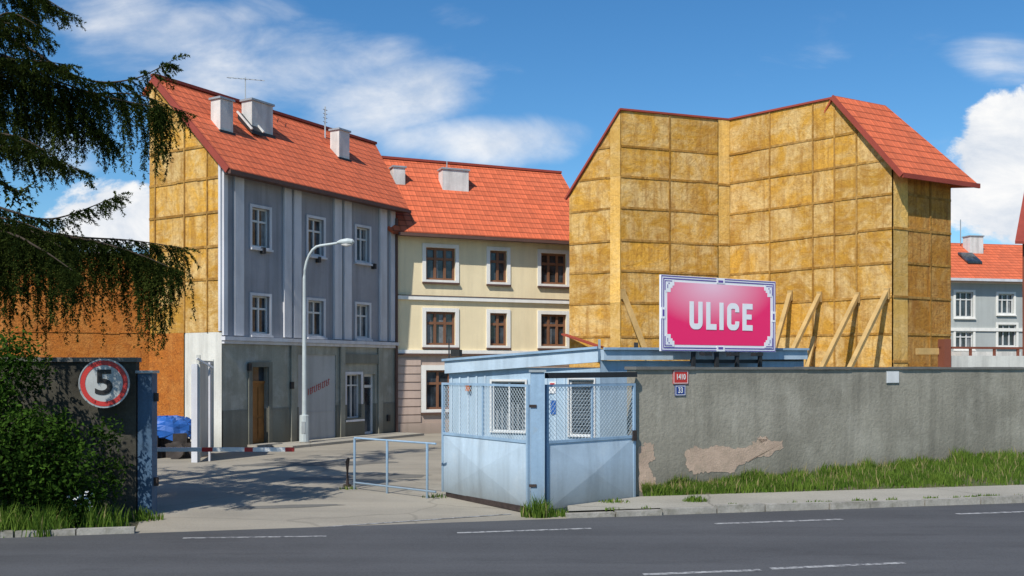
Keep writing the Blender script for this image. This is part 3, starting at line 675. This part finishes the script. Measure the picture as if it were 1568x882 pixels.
# ---------------------------------------------------------------- gate
o=Obj('metal_gate',(.44,17.3,0))
def leaf(fr,h0,hm,ht):
    p=o.part('leaf_frames','bluepost'); L=fr.L
    p.box(fr,0,.05,-.03,.03,h0,ht); p.box(fr,L-.05,L,-.03,.03,h0,ht); p.box(fr,.05,L-.05,-.028,.028,ht-.045,ht); p.box(fr,.05,L-.05,-.028,.028,hm,hm+.05)
    s=o.part('sheet_panels','blue')
    a=.05; b=L-.05; c,d=h0,hm
    m=fr.p((a+b)/2,.07,(c+d)/2); q=[fr.p(a,.01,c),fr.p(b,.01,c),fr.p(b,.01,d),fr.p(a,.01,d)]
    for j in range(4): s.face([q[j],q[(j+1)%4],m],rnd=.5)
    s.face([fr.p(a,-.01,c),fr.p(a,-.01,d),fr.p(b,-.01,d),fr.p(b,-.01,c)],rnd=.5)
    w=o.part('wire_mesh','wire'); c,d=hm+.05,ht-.045; H=d-c; sp=.085
    k=-H
    while k<L-.1:
        for sg in (0,1):
            a0=k; t0=max(0,(0-a0)/H); t1=min(1,(L-.1-a0)/H)
            if t1>t0:
                za,zb=(c+H*t0,c+H*t1) if sg==0 else (d-H*t0,d-H*t1)
                w.beam(fr.p(.05+a0+H*t0,.002*sg,za),fr.p(.05+a0+H*t1,.002*sg,zb),.0055)
        k+=sp
    p.box(fr,L*.5-.02,L*.5+.02,-.02,.02,hm+.05,ht-.045)
leaf(Frame((-1.4,19.8),(.30,17.45)),.1,1.25,2.3); leaf(Frame((.60,17.38),(2.36,18.85)),.08,1.25,2.3)
p=o.part('post','bluepost'); PF=Frame((.33,17.35),(.57,17.35)); p.box(PF,0,.24,-.12,.12,0,2.52); o.part('post_cap','metal').box(PF,-.03,.27,-.15,.15,2.522,2.56)
GF2=Frame((.60,17.38),(2.36,18.85)); o.part('top_rail','dark').beam(GF2.p(0,.02,2.46),GF2.p(GF2.L,.02,2.47),.1,.1)
hg=o.part('hinges','rustm')
for h in (.5,1.9): hg.box(PF,-.03,.1,.12,.14,h,h+.05)
hg.box(GF2,GF2.L-.1,GF2.L+.0,.03,.06,1.2,1.4)
hg.beam((-1.3,19.75,.05),(.2,17.55,.07),.08,.1)
o.done()
# ---------------------------------------------------------------- left pier, post, barrier, sign
o=Obj('concrete_wall',(-9,16.5,0)); CF=Frame((-22,14.6),(-6.64,17.3))
o.part('wall_body','conc_shade').box(CF,0,CF.L,-.3,0,0,2.7); o.part('coping','cap').box(CF,0,CF.L+.03,-.34,.05,2.702,2.78); o.done()
o=Obj('gate_post',(-6.5,17.2,0)); PF=Frame((-6.62,17.3),(-6.35,17.3)); o.part('column','blue_shade').box(PF,.01,.26,-.26,0,0,2.5); o.part('cap','metal').box(PF,-.02,.29,-.29,.03,2.502,2.55)
for h in (.5,2.0): o.part('hinge','rustm').box(PF,.26,.33,-.15,-.08,h,h+.15)
o.done()
o=Obj('speed_limit_sign',(-7.05,16.9,2.3)); sx,sy,sz=(160-784)/FL*16.9,16.9,CAM_H-24*16.9/FL; DF=Frame((sx,sy),(sx+1,sy+.1))
def disc(acc,r0,r1,n0,n1,seg=40):
    for k in range(seg):
        a,b=k*6.2832/seg,(k+1)*6.2832/seg
        P=lambda r,t,n: DF.p(r*math.cos(t),n,sz+r*math.sin(t))
        acc.face([P(r0,a,n1),P(r1,a,n1),P(r1,b,n1),P(r0,b,n1)] if r0>0 else [P(0,0,n1),P(r1,a,n1),P(r1,b,n1)])
        acc.face([P(r1,a,n0),P(r1,b,n0),P(r1,b,n1),P(r1,a,n1)])
        acc.face([P(0,0,n0),P(r1,b,n0),P(r1,a,n0)])
disc(o.part('face','signg'),0,.42,.0,.02); disc(o.part('red_ring','signr'),.315,.395,.018,.026); disc(o.part('rim','metal'),.405,.425,-.004,.03)
o.part('bracket','dark').box(DF,-.2,.2,-.25,-.006,sz-.05,sz+.0); e=o.done(); textmesh('digit_5',e,'5',.60,DF,0,.03,sz,'signk',.010,1.15)
o=Obj('barrier_gate',(-7.6,20,0)); z=.93; bx0=-7.75
a=o.part('boom_white','signw'); rd=o.part('boom_red','signr')
segs=[(bx0,-6.32,0),(-6.32,-6.1,1),(-6.1,-5.45,0),(-5.45,-5.28,1),(-5.28,-4.62,0),(-4.62,-4.45,1)]
for s0,s1,c in segs: (rd if c else a).beam((s0,20,z),(s1,20,z),.09 if c else .085,.085 if c else .08)
o.part('stand','signr').box(Frame((-7.95,20),(-7.6,20)),0,.35,-.2,.2,0,1.05); o.part('counterweight','dark').beam((-8.3,20,z),(-7.75,20,z),.2,.22); o.part('base','kerb').box(Frame((-8.05,20),(-7.5,20)),0,.55,-.3,.3,0,.08)
o.done()
o=Obj('pipe_railing',(-2.6,20,0)); p0=Vector((-3.36,20.9,0)); p1=Vector((-1.5,19.3,0)); a=o.part('rails','bluepost')
for t in (0,.42,.9): q=p0.lerp(p1,t); a.tube([q,q+zz*1.1],.026,8)
for h in (1.1,.15): a.tube([p0+zz*h,p1+zz*h],.02,8)
o.done()
o=Obj('short_bollard',(-3.5,21,0)); q=Vector(((532-784)/FL*21.4,21.4,0)); a=o.part('post','rustm'); a.tube([q,q+Vector((.0,0,.55)),q+Vector((.03,-.02,.62))],[.045,.045,.03]); a.tube([q,q+Vector((0,0,.05))],.09); o.done()
o=Obj('open_gate_leaf',(-8.7,27,0))
a=o.part('frame','yard_w'); s=o.part('sheet','yard_w'); d=o.part('post','grey_trim')
OF2=Frame((-9.05,29.6),(-8.62,26.9)); a.box(OF2,0,.08,-.04,.04,.1,2.85); a.box(OF2,OF2.L-.1,OF2.L,-.05,.05,.0,2.95); a.box(OF2,.08,OF2.L-.1,-.035,.035,2.7,2.8); a.box(OF2,.08,OF2.L-.1,-.035,.035,.1,.2); s.box(OF2,.08,OF2.L-.1,-.012,.012,.2,2.7)
d.box(Frame((-8.78,26.9),(-8.6,26.9)),-.0,.16,-.08,.08,0,2.7); d.box(Frame((-8.42,27.2),(-8.35,27.2)),-.0,.05,-.04,.04,0,2.75)
o.part('diagonal','grey_trim').beam((-8.62,26.8,2.85),(-8.3,27.2,2.6),.05)
o.done()
# ---------------------------------------------------------------- street lamp
q=Vector(((466-784)/FL*32.9,32.9,0)); o=Obj('street_lamp',q); a=o.part('pole','lamp')
pts=[q,q+zz*1.0,q+zz*1.02,q+zz*5.6]; rad=[.17,.16,.08,.055]
for k in range(1,7):
    t=k/6*math.pi/2; pts.append(q+Vector(((1-math.cos(t))*.55,0,5.6+math.sin(t)*1.1))); rad.append(.045)
pts.append(q+Vector((1.1,0,6.78))); rad.append(.04); a.tube(pts,rad,12)
h=o.part('lantern','lamp'); c=q+Vector((1.1,0,6.8))
h.tube([c,c+Vector((.12,0,.02)),c+Vector((.35,0,.04)),c+Vector((.52,0,.03)),c+Vector((.58,0,.02))],[.04,.085,.11,.09,.03],12)
o.part('diffuser','chim').tube([c+Vector((.15,0,-.05)),c+Vector((.32,0,-.07)),c+Vector((.5,0,-.05))],[.05,.08,.04],10)
o.part('hatch','metal').box(Frame((q.x-.06,q.y-.17),(q.x+.06,q.y-.17)),0,.12,-.02,.0,.4,.8); o.part('footing','kerb').tube([q,q+zz*.12],.26)
o.done()
# ---------------------------------------------------------------- tarp covered stack
o=Obj('tarp_covered_stack',(-10,29,0)); a=o.part('tarp','tarp')
cx,cy=-10.05,28.6; nU,nV=22,12
def tp(i,j):
    th=i/nU*6.2832; ph=j/nV*math.pi/2; r=math.cos(ph)**.5
    k=1+.07*math.sin(5*th+j)+.05*math.sin(9*th)
    return Vector((cx+.85*r*k*math.cos(th),cy+.6*r*k*math.sin(th),.55+.6*math.sin(ph)**.8+.06*math.sin(7*th+3*j)))
for i in range(nU):
    for j in range(nV): a.face([tp(i,j),tp(i+1,j),tp(i+1,j+1),tp(i,j+1)])
b=o.part('stacked_goods','junk')
for k in range(12):
    FF=Frame((cx-1.0+rr(0,1.5),cy-.75+rr(0,.6)),(cx+1,cy-.5+rr(-.2,.2))); b.box(FF,0,rr(.3,.6),-.5,0,.0,rr(.3,.75))
b2=o.part('orange_cover','rust'); b2.box(Frame((-10.75,28.2),(-10.2,28.1)),0,.5,-.4,0,.9,1.15)
b.tube([(cx+.5,cy-.85,.25),(cx+.5,cy-.72,.25)],.25,16)
o.done()
# ---------------------------------------------------------------- billboard
o=Obj('ulice_billboard',(4.5,21.5,3)); BF=Frame((3.13,20.6),(6.0,22.3)); L=BF.L; b0,b1=2.95,4.56; H=b1-b0
o.part('panel','bwhite').box(BF,0,L,-.05,0,b0,b1)
pk=o.part('pink_field','pink'); m_=.17
pk.face([BF.p(m_,.004,b0+.14),BF.p(L-m_,.004,b0+.14),BF.p(L-m_,.004,b1-.14),BF.p(m_,.004,b1-.14)],[(0,0),(1,0),(1,1),(0,1)])
pu=o.part('frame_lines','purp')
def rectline(i,w,n,acc=pu):
    acc.box(BF,i,L-i,.003,n,b0+i,b0+i+w); acc.box(BF,i,L-i,.003,n,b1-i-w,b1-i); acc.box(BF,i,i+w,.003,n-.001,b0+i+w,b1-i-w); acc.box(BF,L-i-w,L-i,.003,n-.001,b0+i+w,b1-i-w)
rectline(.012,.018,.006); rectline(.062,.022,.006)
wh=o.part('corner_ornaments','bwhite')
for su in (0,1):
    for sv in (0,1):
        for (a,b,c,d) in ((.12,.36,.10,.22),(.12,.26,.22,.36),(.26,.31,.22,.27)):
            u0,u1=(a,b) if not su else (L-b,L-a); v0,v1=(b0+c,b0+d) if not sv else (b1-d,b1-c); wh.box(BF,u0,u1,.003,.007,v0,v1)
        for (a,b,c,d) in ((.10,.30,.115,.135),(.10,.12,.135,.32),(.2,.23,.16,.19),(.17,.19,.2,.28)):
            u0,u1=(a,b) if not su else (L-b,L-a); v0,v1=(b0+c,b0+d) if not sv else (b1-d,b1-c); pu.box(BF,u0,u1,.003,.009,v0,v1)
a,b=L/2-.12,L/2+.12
wh.box(BF,a,b,.003,.008,b1-.12,b1-.01); pu.box(BF,a+.05,b-.05,.003,.010,b1-.1,b1-.05); wh.box(BF,a,b,.003,.008,b0+.01,b0+.12); pu.box(BF,a+.05,b-.05,.003,.010,b0+.05,b0+.1)
for (u0,u1) in ((.01,.12),(L-.12,L-.01)): wh.box(BF,u0,u1,.003,.008,(b0+b1)/2-.12,(b0+b1)/2+.12); pu.box(BF,u0+.03,u1-.03,.003,.010,(b0+b1)/2-.07,(b0+b1)/2+.07)
tx=o.part('lettering','bwhite')
def stroke(path,w,ou,oh):
    P=[Vector((x,y)) for x,y in path]; lo=[];hi=[]
    for i,p in enumerate(P):
        d0=(p-P[i-1]).normalized() if i else None; d1=(P[i+1]-p).normalized() if i<len(P)-1 else None
        d=((d0 or d1)+(d1 or d0)).normalized(); nn=Vector((-d.y,d.x)); k=1/max(.4,nn.dot(Vector((-(d1 or d0).y,(d1 or d0).x))))
        lo.append(p-nn*w/2*k); hi.append(p+nn*w/2*k)
    for i in range(len(P)-1):
        tx.face([BF.p(ou+q.x,.012,oh+q.y) for q in (lo[i],lo[i+1],hi[i+1],hi[i])])
def arc(cx,cy,r,a0,a1,n=7): return [(cx+r*math.cos(math.radians(a0+(a1-a0)*k/n)),cy+r*math.sin(math.radians(a0+(a1-a0)*k/n))) for k in range(n+1)]
lh=.60; w=.125; bh=(b0+b1)/2-.33; ou=L*.232; hw=w/2
stroke([(hw,lh)]+arc(.15,.15,.0875,180,270)+arc(.22,.15,.0875,270,360)+[(.3075,lh)],w,ou,bh); ou+=.47
stroke([(hw,lh),(hw,hw),(.30,hw)],w,ou,bh); ou+=.38
stroke([(hw,lh),(hw,0)],w,ou,bh); ou+=.225
stroke([(.3,.40),(.3,.43)]+arc(.2125,.45,.0875,0,90)+arc(.15,.45,.0875,90,180)+arc(.15,.15,.0875,180,270)+arc(.2125,.15,.0875,270,360)+[(.3,.17),(.3,.2)],w,ou,bh); ou+=.455
stroke([(.31,lh-hw),(hw,lh-hw),(hw,hw),(.31,hw)],w,ou,bh); stroke([(w,.305),(.28,.305)],w*.9,ou,bh)
lg=o.part('legs','dark')
for t in (.29,.49,.67,.88): lg.box(BF,L*t-.04,L*t+.04,-.12,-.055,0,b0+.9)
lg.box(BF,L*.28,L*.9,-.16,-.125,2.7,2.78)
for t in (.35,.58,.8): lg.box(BF,L*t-.12,L*t+.1,.02,.18,2.86,2.93)
o.done()
# ---------------------------------------------------------------- shrub
sh=Acc('shrub',M['leaf'])
cl=[]
for _ in range(125):
    x=rr(-11.5,-6.85); yb=E(x)+.45
    top=3.05 if x<-7.85 else 1.95
    cl.append((x,yb+rr(0,.95),rr(.25,top-.2),rr(.22,.48)))
cl+= [(-8.3,16.2,2.75,.4),(-8.9,16.1,2.9,.45),(-8.0,16.3,2.5,.35),(-6.9,16.6,1.5,.3),(-6.85,16.7,.9,.3),(-6.9,16.5,.5,.35)]
for cx,cy,cz,cr in cl:
    tone=rr(-.15,.35)
    for _ in range(int(850*cr)):
        v=Vector((random.gauss(0,1),random.gauss(0,1),random.gauss(0,1))).normalized()*cr*R()**.35*rr(.75,1.3)
        p=Vector((cx,cy,cz))+v; 
        if p.z<.05: continue
        nrm=Vector((random.gauss(0,1),random.gauss(0,1)-.3,random.gauss(0,1)+.6)).normalized(); s=rr(.022,.055)
        x=nrm.orthogonal().normalized(); x.rotate(Matrix.Rotation(rr(0,6.28),3,nrm)); y=nrm.cross(x)
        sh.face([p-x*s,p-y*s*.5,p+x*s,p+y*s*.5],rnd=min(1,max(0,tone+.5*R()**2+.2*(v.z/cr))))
sho=sh.make()
fl=Acc('white_flowers',M['signw'])
for _ in range(14):
    p=Vector((rr(-7.2,-6.8),rr(15.6,16.1),rr(.3,.6)))
    for k in range(4):
        q=p+Vector((rr(-.03,.03),rr(-.03,.03),rr(-.03,.03))); s=.014; fl.face([q+Vector((-s,0,0)),q+Vector((0,-.01,-s)),q+Vector((s,0,0)),q+Vector((0,.01,s))])
fo=fl.make(); fo.parent=sho
# ---------------------------------------------------------------- spruce
o=Obj('spruce_tree',(-10.4,17.6,0)); nd=o.part('needles','needle'); bk=o.part('limbs','bark')
T=Vector((-10.4,17.6,0))
bk.tube([T,T+zz*1,T+zz*6,T+Vector((.1,.05,12)),T+Vector((.1,.1,18))],[.34,.28,.22,.12,.02],12)
def needles(a,b,step,ln,wd,tone,kk=3):
    d=b-a; L=d.length; n=max(1,int(L/step)); d=d/L; x=d.orthogonal().normalized(); y=d.cross(x)
    for i in range(n):
        p=a+d*(L*(i+R())/n)
        for k in range(kk):
            t=rr(0,6.2832); r=x*math.cos(t)+y*math.sin(t); s=r.cross(d)*wd
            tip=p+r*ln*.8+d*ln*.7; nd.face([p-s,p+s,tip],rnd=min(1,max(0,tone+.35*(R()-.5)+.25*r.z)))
def twig(p,d,L,step,tone,droop=.25,sub=True,ln=.045,wd=.010):
    n=max(3,int(L/.11)); pts=[p]
    for i in range(n):
        d=(d+Vector((rr(-.12,.12),rr(-.12,.12),-droop*rr(.6,1.4)))).normalized() if i else d
        pts.append(pts[-1]+d*(L/n))
    for i in range(n):
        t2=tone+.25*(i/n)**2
        needles(pts[i],pts[i+1],step,ln,wd,t2)
        if sub and i<n:
            for sg in (-1,1):
                if R()<.15: continue
                sd=Vector((-d.y,d.x,0)); sd=sd.normalized() if sd.length>.05 else Vector((1,0,0))
                sd.rotate(Matrix.Rotation(rr(-.8,.8),3,'Z'))
                q=(pts[i]+pts[i+1])/2; dd=(sd*sg*rr(.4,.9)+(pts[i+1]-pts[i]).normalized()*.8+Vector((rr(-.3,.3),rr(-.3,.3),-.25))).normalized()
                l=rr(.10,.26)*(1-.5*i/n); needles(q,q+dd*l,step,ln,wd,t2+.08)
def branch(ctrl,twl,step=.026,dens=.075,r0=.035,droop=.3,sub=True,ln=.045,wd=.010):
    P=[Vector(c) for c in ctrl]; pts=[]
    for i in range(len(P)-1):
        a=P[max(i-1,0)];b=P[i];c=P[i+1];d=P[min(i+2,len(P)-1)]
        for k in range(10):
            t=k/10; pts.append(.5*((2*b)+(c-a)*t+(2*a-5*b+4*c-d)*t*t+(3*b-a-3*c+d)*t**3))
    pts.append(P[-1]); n=len(pts); bk.tube(pts,[r0*(1-.9*i/n) for i in range(n)],6)
    acc=0; tot=sum((pts[i+1]-pts[i]).length for i in range(n-1)); s=0; ph=rr(0,6)
    for i in range(n-1):
        seg=pts[i+1]-pts[i]; l=seg.length; tt=seg.normalized(); s+=l; acc+=l
        while acc>dens:
            acc-=dens; f=s/tot
            if f<.12: continue
            side=Vector((-tt.y,tt.x,0)).normalized()
            clump=.6+.4*math.sin(s*5.5+ph)
            for sg in (-1,1):
                if R()<.15: continue
                p=pts[i].lerp(pts[i+1],R()); env=(.35+.65*math.sin(min(1,max(.05,1.10-f))*1.9))*(.40+.85*clump)
                L=max(.12,twl*rr(.45,1.15)*env)
                d=(tt*rr(.3,.8)+side*sg*rr(.1,.7)+zz*rr(-.9,.05)).normalized()
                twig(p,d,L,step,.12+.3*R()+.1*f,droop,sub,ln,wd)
    twig(pts[-2],(pts[-1]-pts[-2]).normalized()+zz*.1,.3,step,.5,.12)
def W(x,y,Z): return world(x,y,Z)
def hang(x,y,Z,L,n,spread=.25):   # a curtain of drooping twigs below a limb
    for _ in range(n):
        p=W(x,y,Z)+Vector((rr(-spread,spread),rr(-.2,.2),rr(-.1,.12)))
        a=rr(0,6.28); twig(p,Vector((.35*math.cos(a),.35*math.sin(a),-.7)).normalized(),L*rr(.55,1.05),.026,.1+.3*R(),.35)
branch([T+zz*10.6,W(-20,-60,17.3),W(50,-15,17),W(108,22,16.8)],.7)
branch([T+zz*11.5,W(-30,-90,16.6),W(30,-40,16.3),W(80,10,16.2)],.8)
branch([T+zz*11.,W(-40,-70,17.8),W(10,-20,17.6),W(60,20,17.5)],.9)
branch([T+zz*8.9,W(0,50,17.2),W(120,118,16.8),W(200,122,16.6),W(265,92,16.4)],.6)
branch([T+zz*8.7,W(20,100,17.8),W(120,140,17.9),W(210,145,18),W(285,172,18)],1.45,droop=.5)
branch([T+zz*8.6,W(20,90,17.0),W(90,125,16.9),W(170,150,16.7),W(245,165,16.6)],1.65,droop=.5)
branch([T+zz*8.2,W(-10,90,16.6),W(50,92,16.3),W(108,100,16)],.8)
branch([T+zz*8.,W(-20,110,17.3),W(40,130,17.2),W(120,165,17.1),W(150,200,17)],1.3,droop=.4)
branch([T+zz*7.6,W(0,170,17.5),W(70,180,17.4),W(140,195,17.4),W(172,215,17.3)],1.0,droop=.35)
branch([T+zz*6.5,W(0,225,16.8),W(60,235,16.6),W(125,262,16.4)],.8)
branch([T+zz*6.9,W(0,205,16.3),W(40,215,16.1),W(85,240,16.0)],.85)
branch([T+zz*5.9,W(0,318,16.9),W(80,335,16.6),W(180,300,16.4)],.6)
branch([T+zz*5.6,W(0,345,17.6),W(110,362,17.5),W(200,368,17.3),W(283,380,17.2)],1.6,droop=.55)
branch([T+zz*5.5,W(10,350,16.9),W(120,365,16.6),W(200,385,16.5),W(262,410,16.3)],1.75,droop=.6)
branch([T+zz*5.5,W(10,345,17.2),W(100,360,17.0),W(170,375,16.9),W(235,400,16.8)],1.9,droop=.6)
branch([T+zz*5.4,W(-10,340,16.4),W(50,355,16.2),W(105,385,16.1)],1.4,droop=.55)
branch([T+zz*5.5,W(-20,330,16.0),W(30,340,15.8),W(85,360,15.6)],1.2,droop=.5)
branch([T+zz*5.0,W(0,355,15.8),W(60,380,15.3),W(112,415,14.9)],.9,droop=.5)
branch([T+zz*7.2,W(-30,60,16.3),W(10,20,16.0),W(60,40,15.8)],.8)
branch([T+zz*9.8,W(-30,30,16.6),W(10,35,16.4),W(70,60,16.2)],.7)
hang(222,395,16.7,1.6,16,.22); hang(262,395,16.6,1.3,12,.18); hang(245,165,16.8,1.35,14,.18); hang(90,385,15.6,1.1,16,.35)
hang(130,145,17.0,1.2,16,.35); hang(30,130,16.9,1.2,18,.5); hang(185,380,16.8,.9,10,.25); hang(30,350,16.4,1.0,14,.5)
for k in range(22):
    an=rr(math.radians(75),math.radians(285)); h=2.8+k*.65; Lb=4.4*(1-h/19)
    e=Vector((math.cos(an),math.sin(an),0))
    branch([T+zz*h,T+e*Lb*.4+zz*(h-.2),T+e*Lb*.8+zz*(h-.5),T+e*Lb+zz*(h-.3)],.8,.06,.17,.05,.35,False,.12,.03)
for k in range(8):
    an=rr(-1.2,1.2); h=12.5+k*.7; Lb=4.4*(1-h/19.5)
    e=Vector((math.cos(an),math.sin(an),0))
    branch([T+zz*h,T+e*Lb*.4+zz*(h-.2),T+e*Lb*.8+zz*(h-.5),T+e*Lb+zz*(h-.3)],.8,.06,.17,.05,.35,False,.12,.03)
o.done()
# ---------------------------------------------------------------- light, sky, camera
EL=math.radians(47); hd=Vector((-.48,-.877,0)).normalized()
sd=(hd*math.cos(EL)+zz*math.sin(EL)).normalized()
l=bpy.data.lights.new('sun','SUN'); l.energy=5.0; l.angle=math.radians(.53); l.color=(1,.955,.88)
lo=bpy.data.objects.new('sun',l); lo.rotation_euler=sd.to_track_quat('Z','Y').to_euler(); lo.location=(-20,-30,40); bpy.context.scene.collection.objects.link(lo)
w=bpy.data.worlds.new("World"); bpy.context.scene.world=w; w.use_nodes=True; t=w.node_tree
bg=t.nodes['Background']; bg.inputs[1].default_value=.10
sk=N(t,'ShaderNodeTexSky'); sk.sky_type='NISHITA'; sk.sun_disc=False; sk.sun_elevation=EL; sk.sun_rotation=math.atan2(hd.x,hd.y)%(2*math.pi)
sk.air_density=1.0; sk.dust_density=.3; sk.ozone_density=2.5
hs=N(t,'ShaderNodeHueSaturation'); hs.inputs['Saturation'].default_value=1.27; hs.inputs['Value'].default_value=1.2; t.links.new(sk.outputs[0],hs.inputs['Color'])
skyc=mixc(t,1.,hs.outputs[0],(.84,1.03,1.10),'MULTIPLY')
gen=t.nodes.new('ShaderNodeTexCoord').outputs['Generated']; s=t.nodes.new('ShaderNodeSeparateXYZ'); t.links.new(gen,s.inputs[0])
yy=mathn(t,'MAXIMUM',s.outputs[1],.08); A=mathn(t,'DIVIDE',s.outputs[0],yy); Bv=mathn(t,'DIVIDE',s.outputs[2],yy)
cb=t.nodes.new('ShaderNodeCombineXYZ'); t.links.new(A,cb.inputs[0]); t.links.new(Bv,cb.inputs[1])
n_w=noise(t,mapping(t,cb.outputs[0],(5,12,1),(1,2,0)),1.,8,.58,.5)
n_c=noise(t,mapping(t,cb.outputs[0],(11,15,1),(4,1,0)),1.,10,.62,.3)
def ell(x,y,rx,ry,k=1.):
    a=mathn(t,'DIVIDE',mathn(t,'SUBTRACT',A,(x-784)/FL),rx/FL); b=mathn(t,'DIVIDE',mathn(t,'SUBTRACT',Bv,(563-y)/FL),ry/FL)
    r=mathn(t,'SUBTRACT',1,mathn(t,'ADD',mathn(t,'MULTIPLY',a,a),mathn(t,'MULTIPLY',b,b)),clamp=True)
    return mathn(t,'MULTIPLY',r,k)
def mx(l):
    r=l[0]
    for q in l[1:]: r=mathn(t,'MAXIMUM',r,q)
    return r
soft=mx([ell(430,110,270,95,1.),ell(580,150,210,80,1.),ell(300,60,230,90,.6),ell(740,215,210,52,1.1),ell(170,15,140,60,.75),ell(1530,95,110,50,.75),ell(700,25,60,25,.35),ell(1250,90,200,30,.2),ell(90,230,110,60,.8),ell(380,20,110,40,.6)])
hard=mx([ell(1580,240,175,130,1.2),ell(1640,290,250,140,1.25),ell(180,335,150,80,.9),ell(0,375,90,40,.8),ell(1500,310,110,60,.8)])
ms=mathn(t,'MULTIPLY',mapr(t,mathn(t,'ADD',n_w,mathn(t,'MULTIPLY',soft,.5)),.58,1.12,0,1,True),.92,clamp=True)
mh=mapr(t,mathn(t,'ADD',n_c,mathn(t,'MULTIPLY',hard,.6)),.76,.90,0,1,True)
cloud=mathn(t,'MAXIMUM',ms,mh,clamp=True)
shade=mixc(t,mapr(t,n_c,.40,.62),(6.9,7.5,8.4),(9.8,9.8,9.8))
t.links.new(mixc(t,cloud,skyc,shade),bg.inputs[0])
c=bpy.data.cameras.new('camera'); co_=bpy.data.objects.new('camera',c); bpy.context.scene.collection.objects.link(co_)
co_.location=(0,0,CAM_H); co_.rotation_euler=(math.pi/2,0,0); c.sensor_width=36; c.lens=36*FL/1568; c.shift_y=122/1568; c.clip_end=3000; c.clip_start=.1
sc=bpy.context.scene; sc.camera=co_
sc.view_settings.view_transform='Standard'; sc.view_settings.look='None'; sc.view_settings.exposure=0
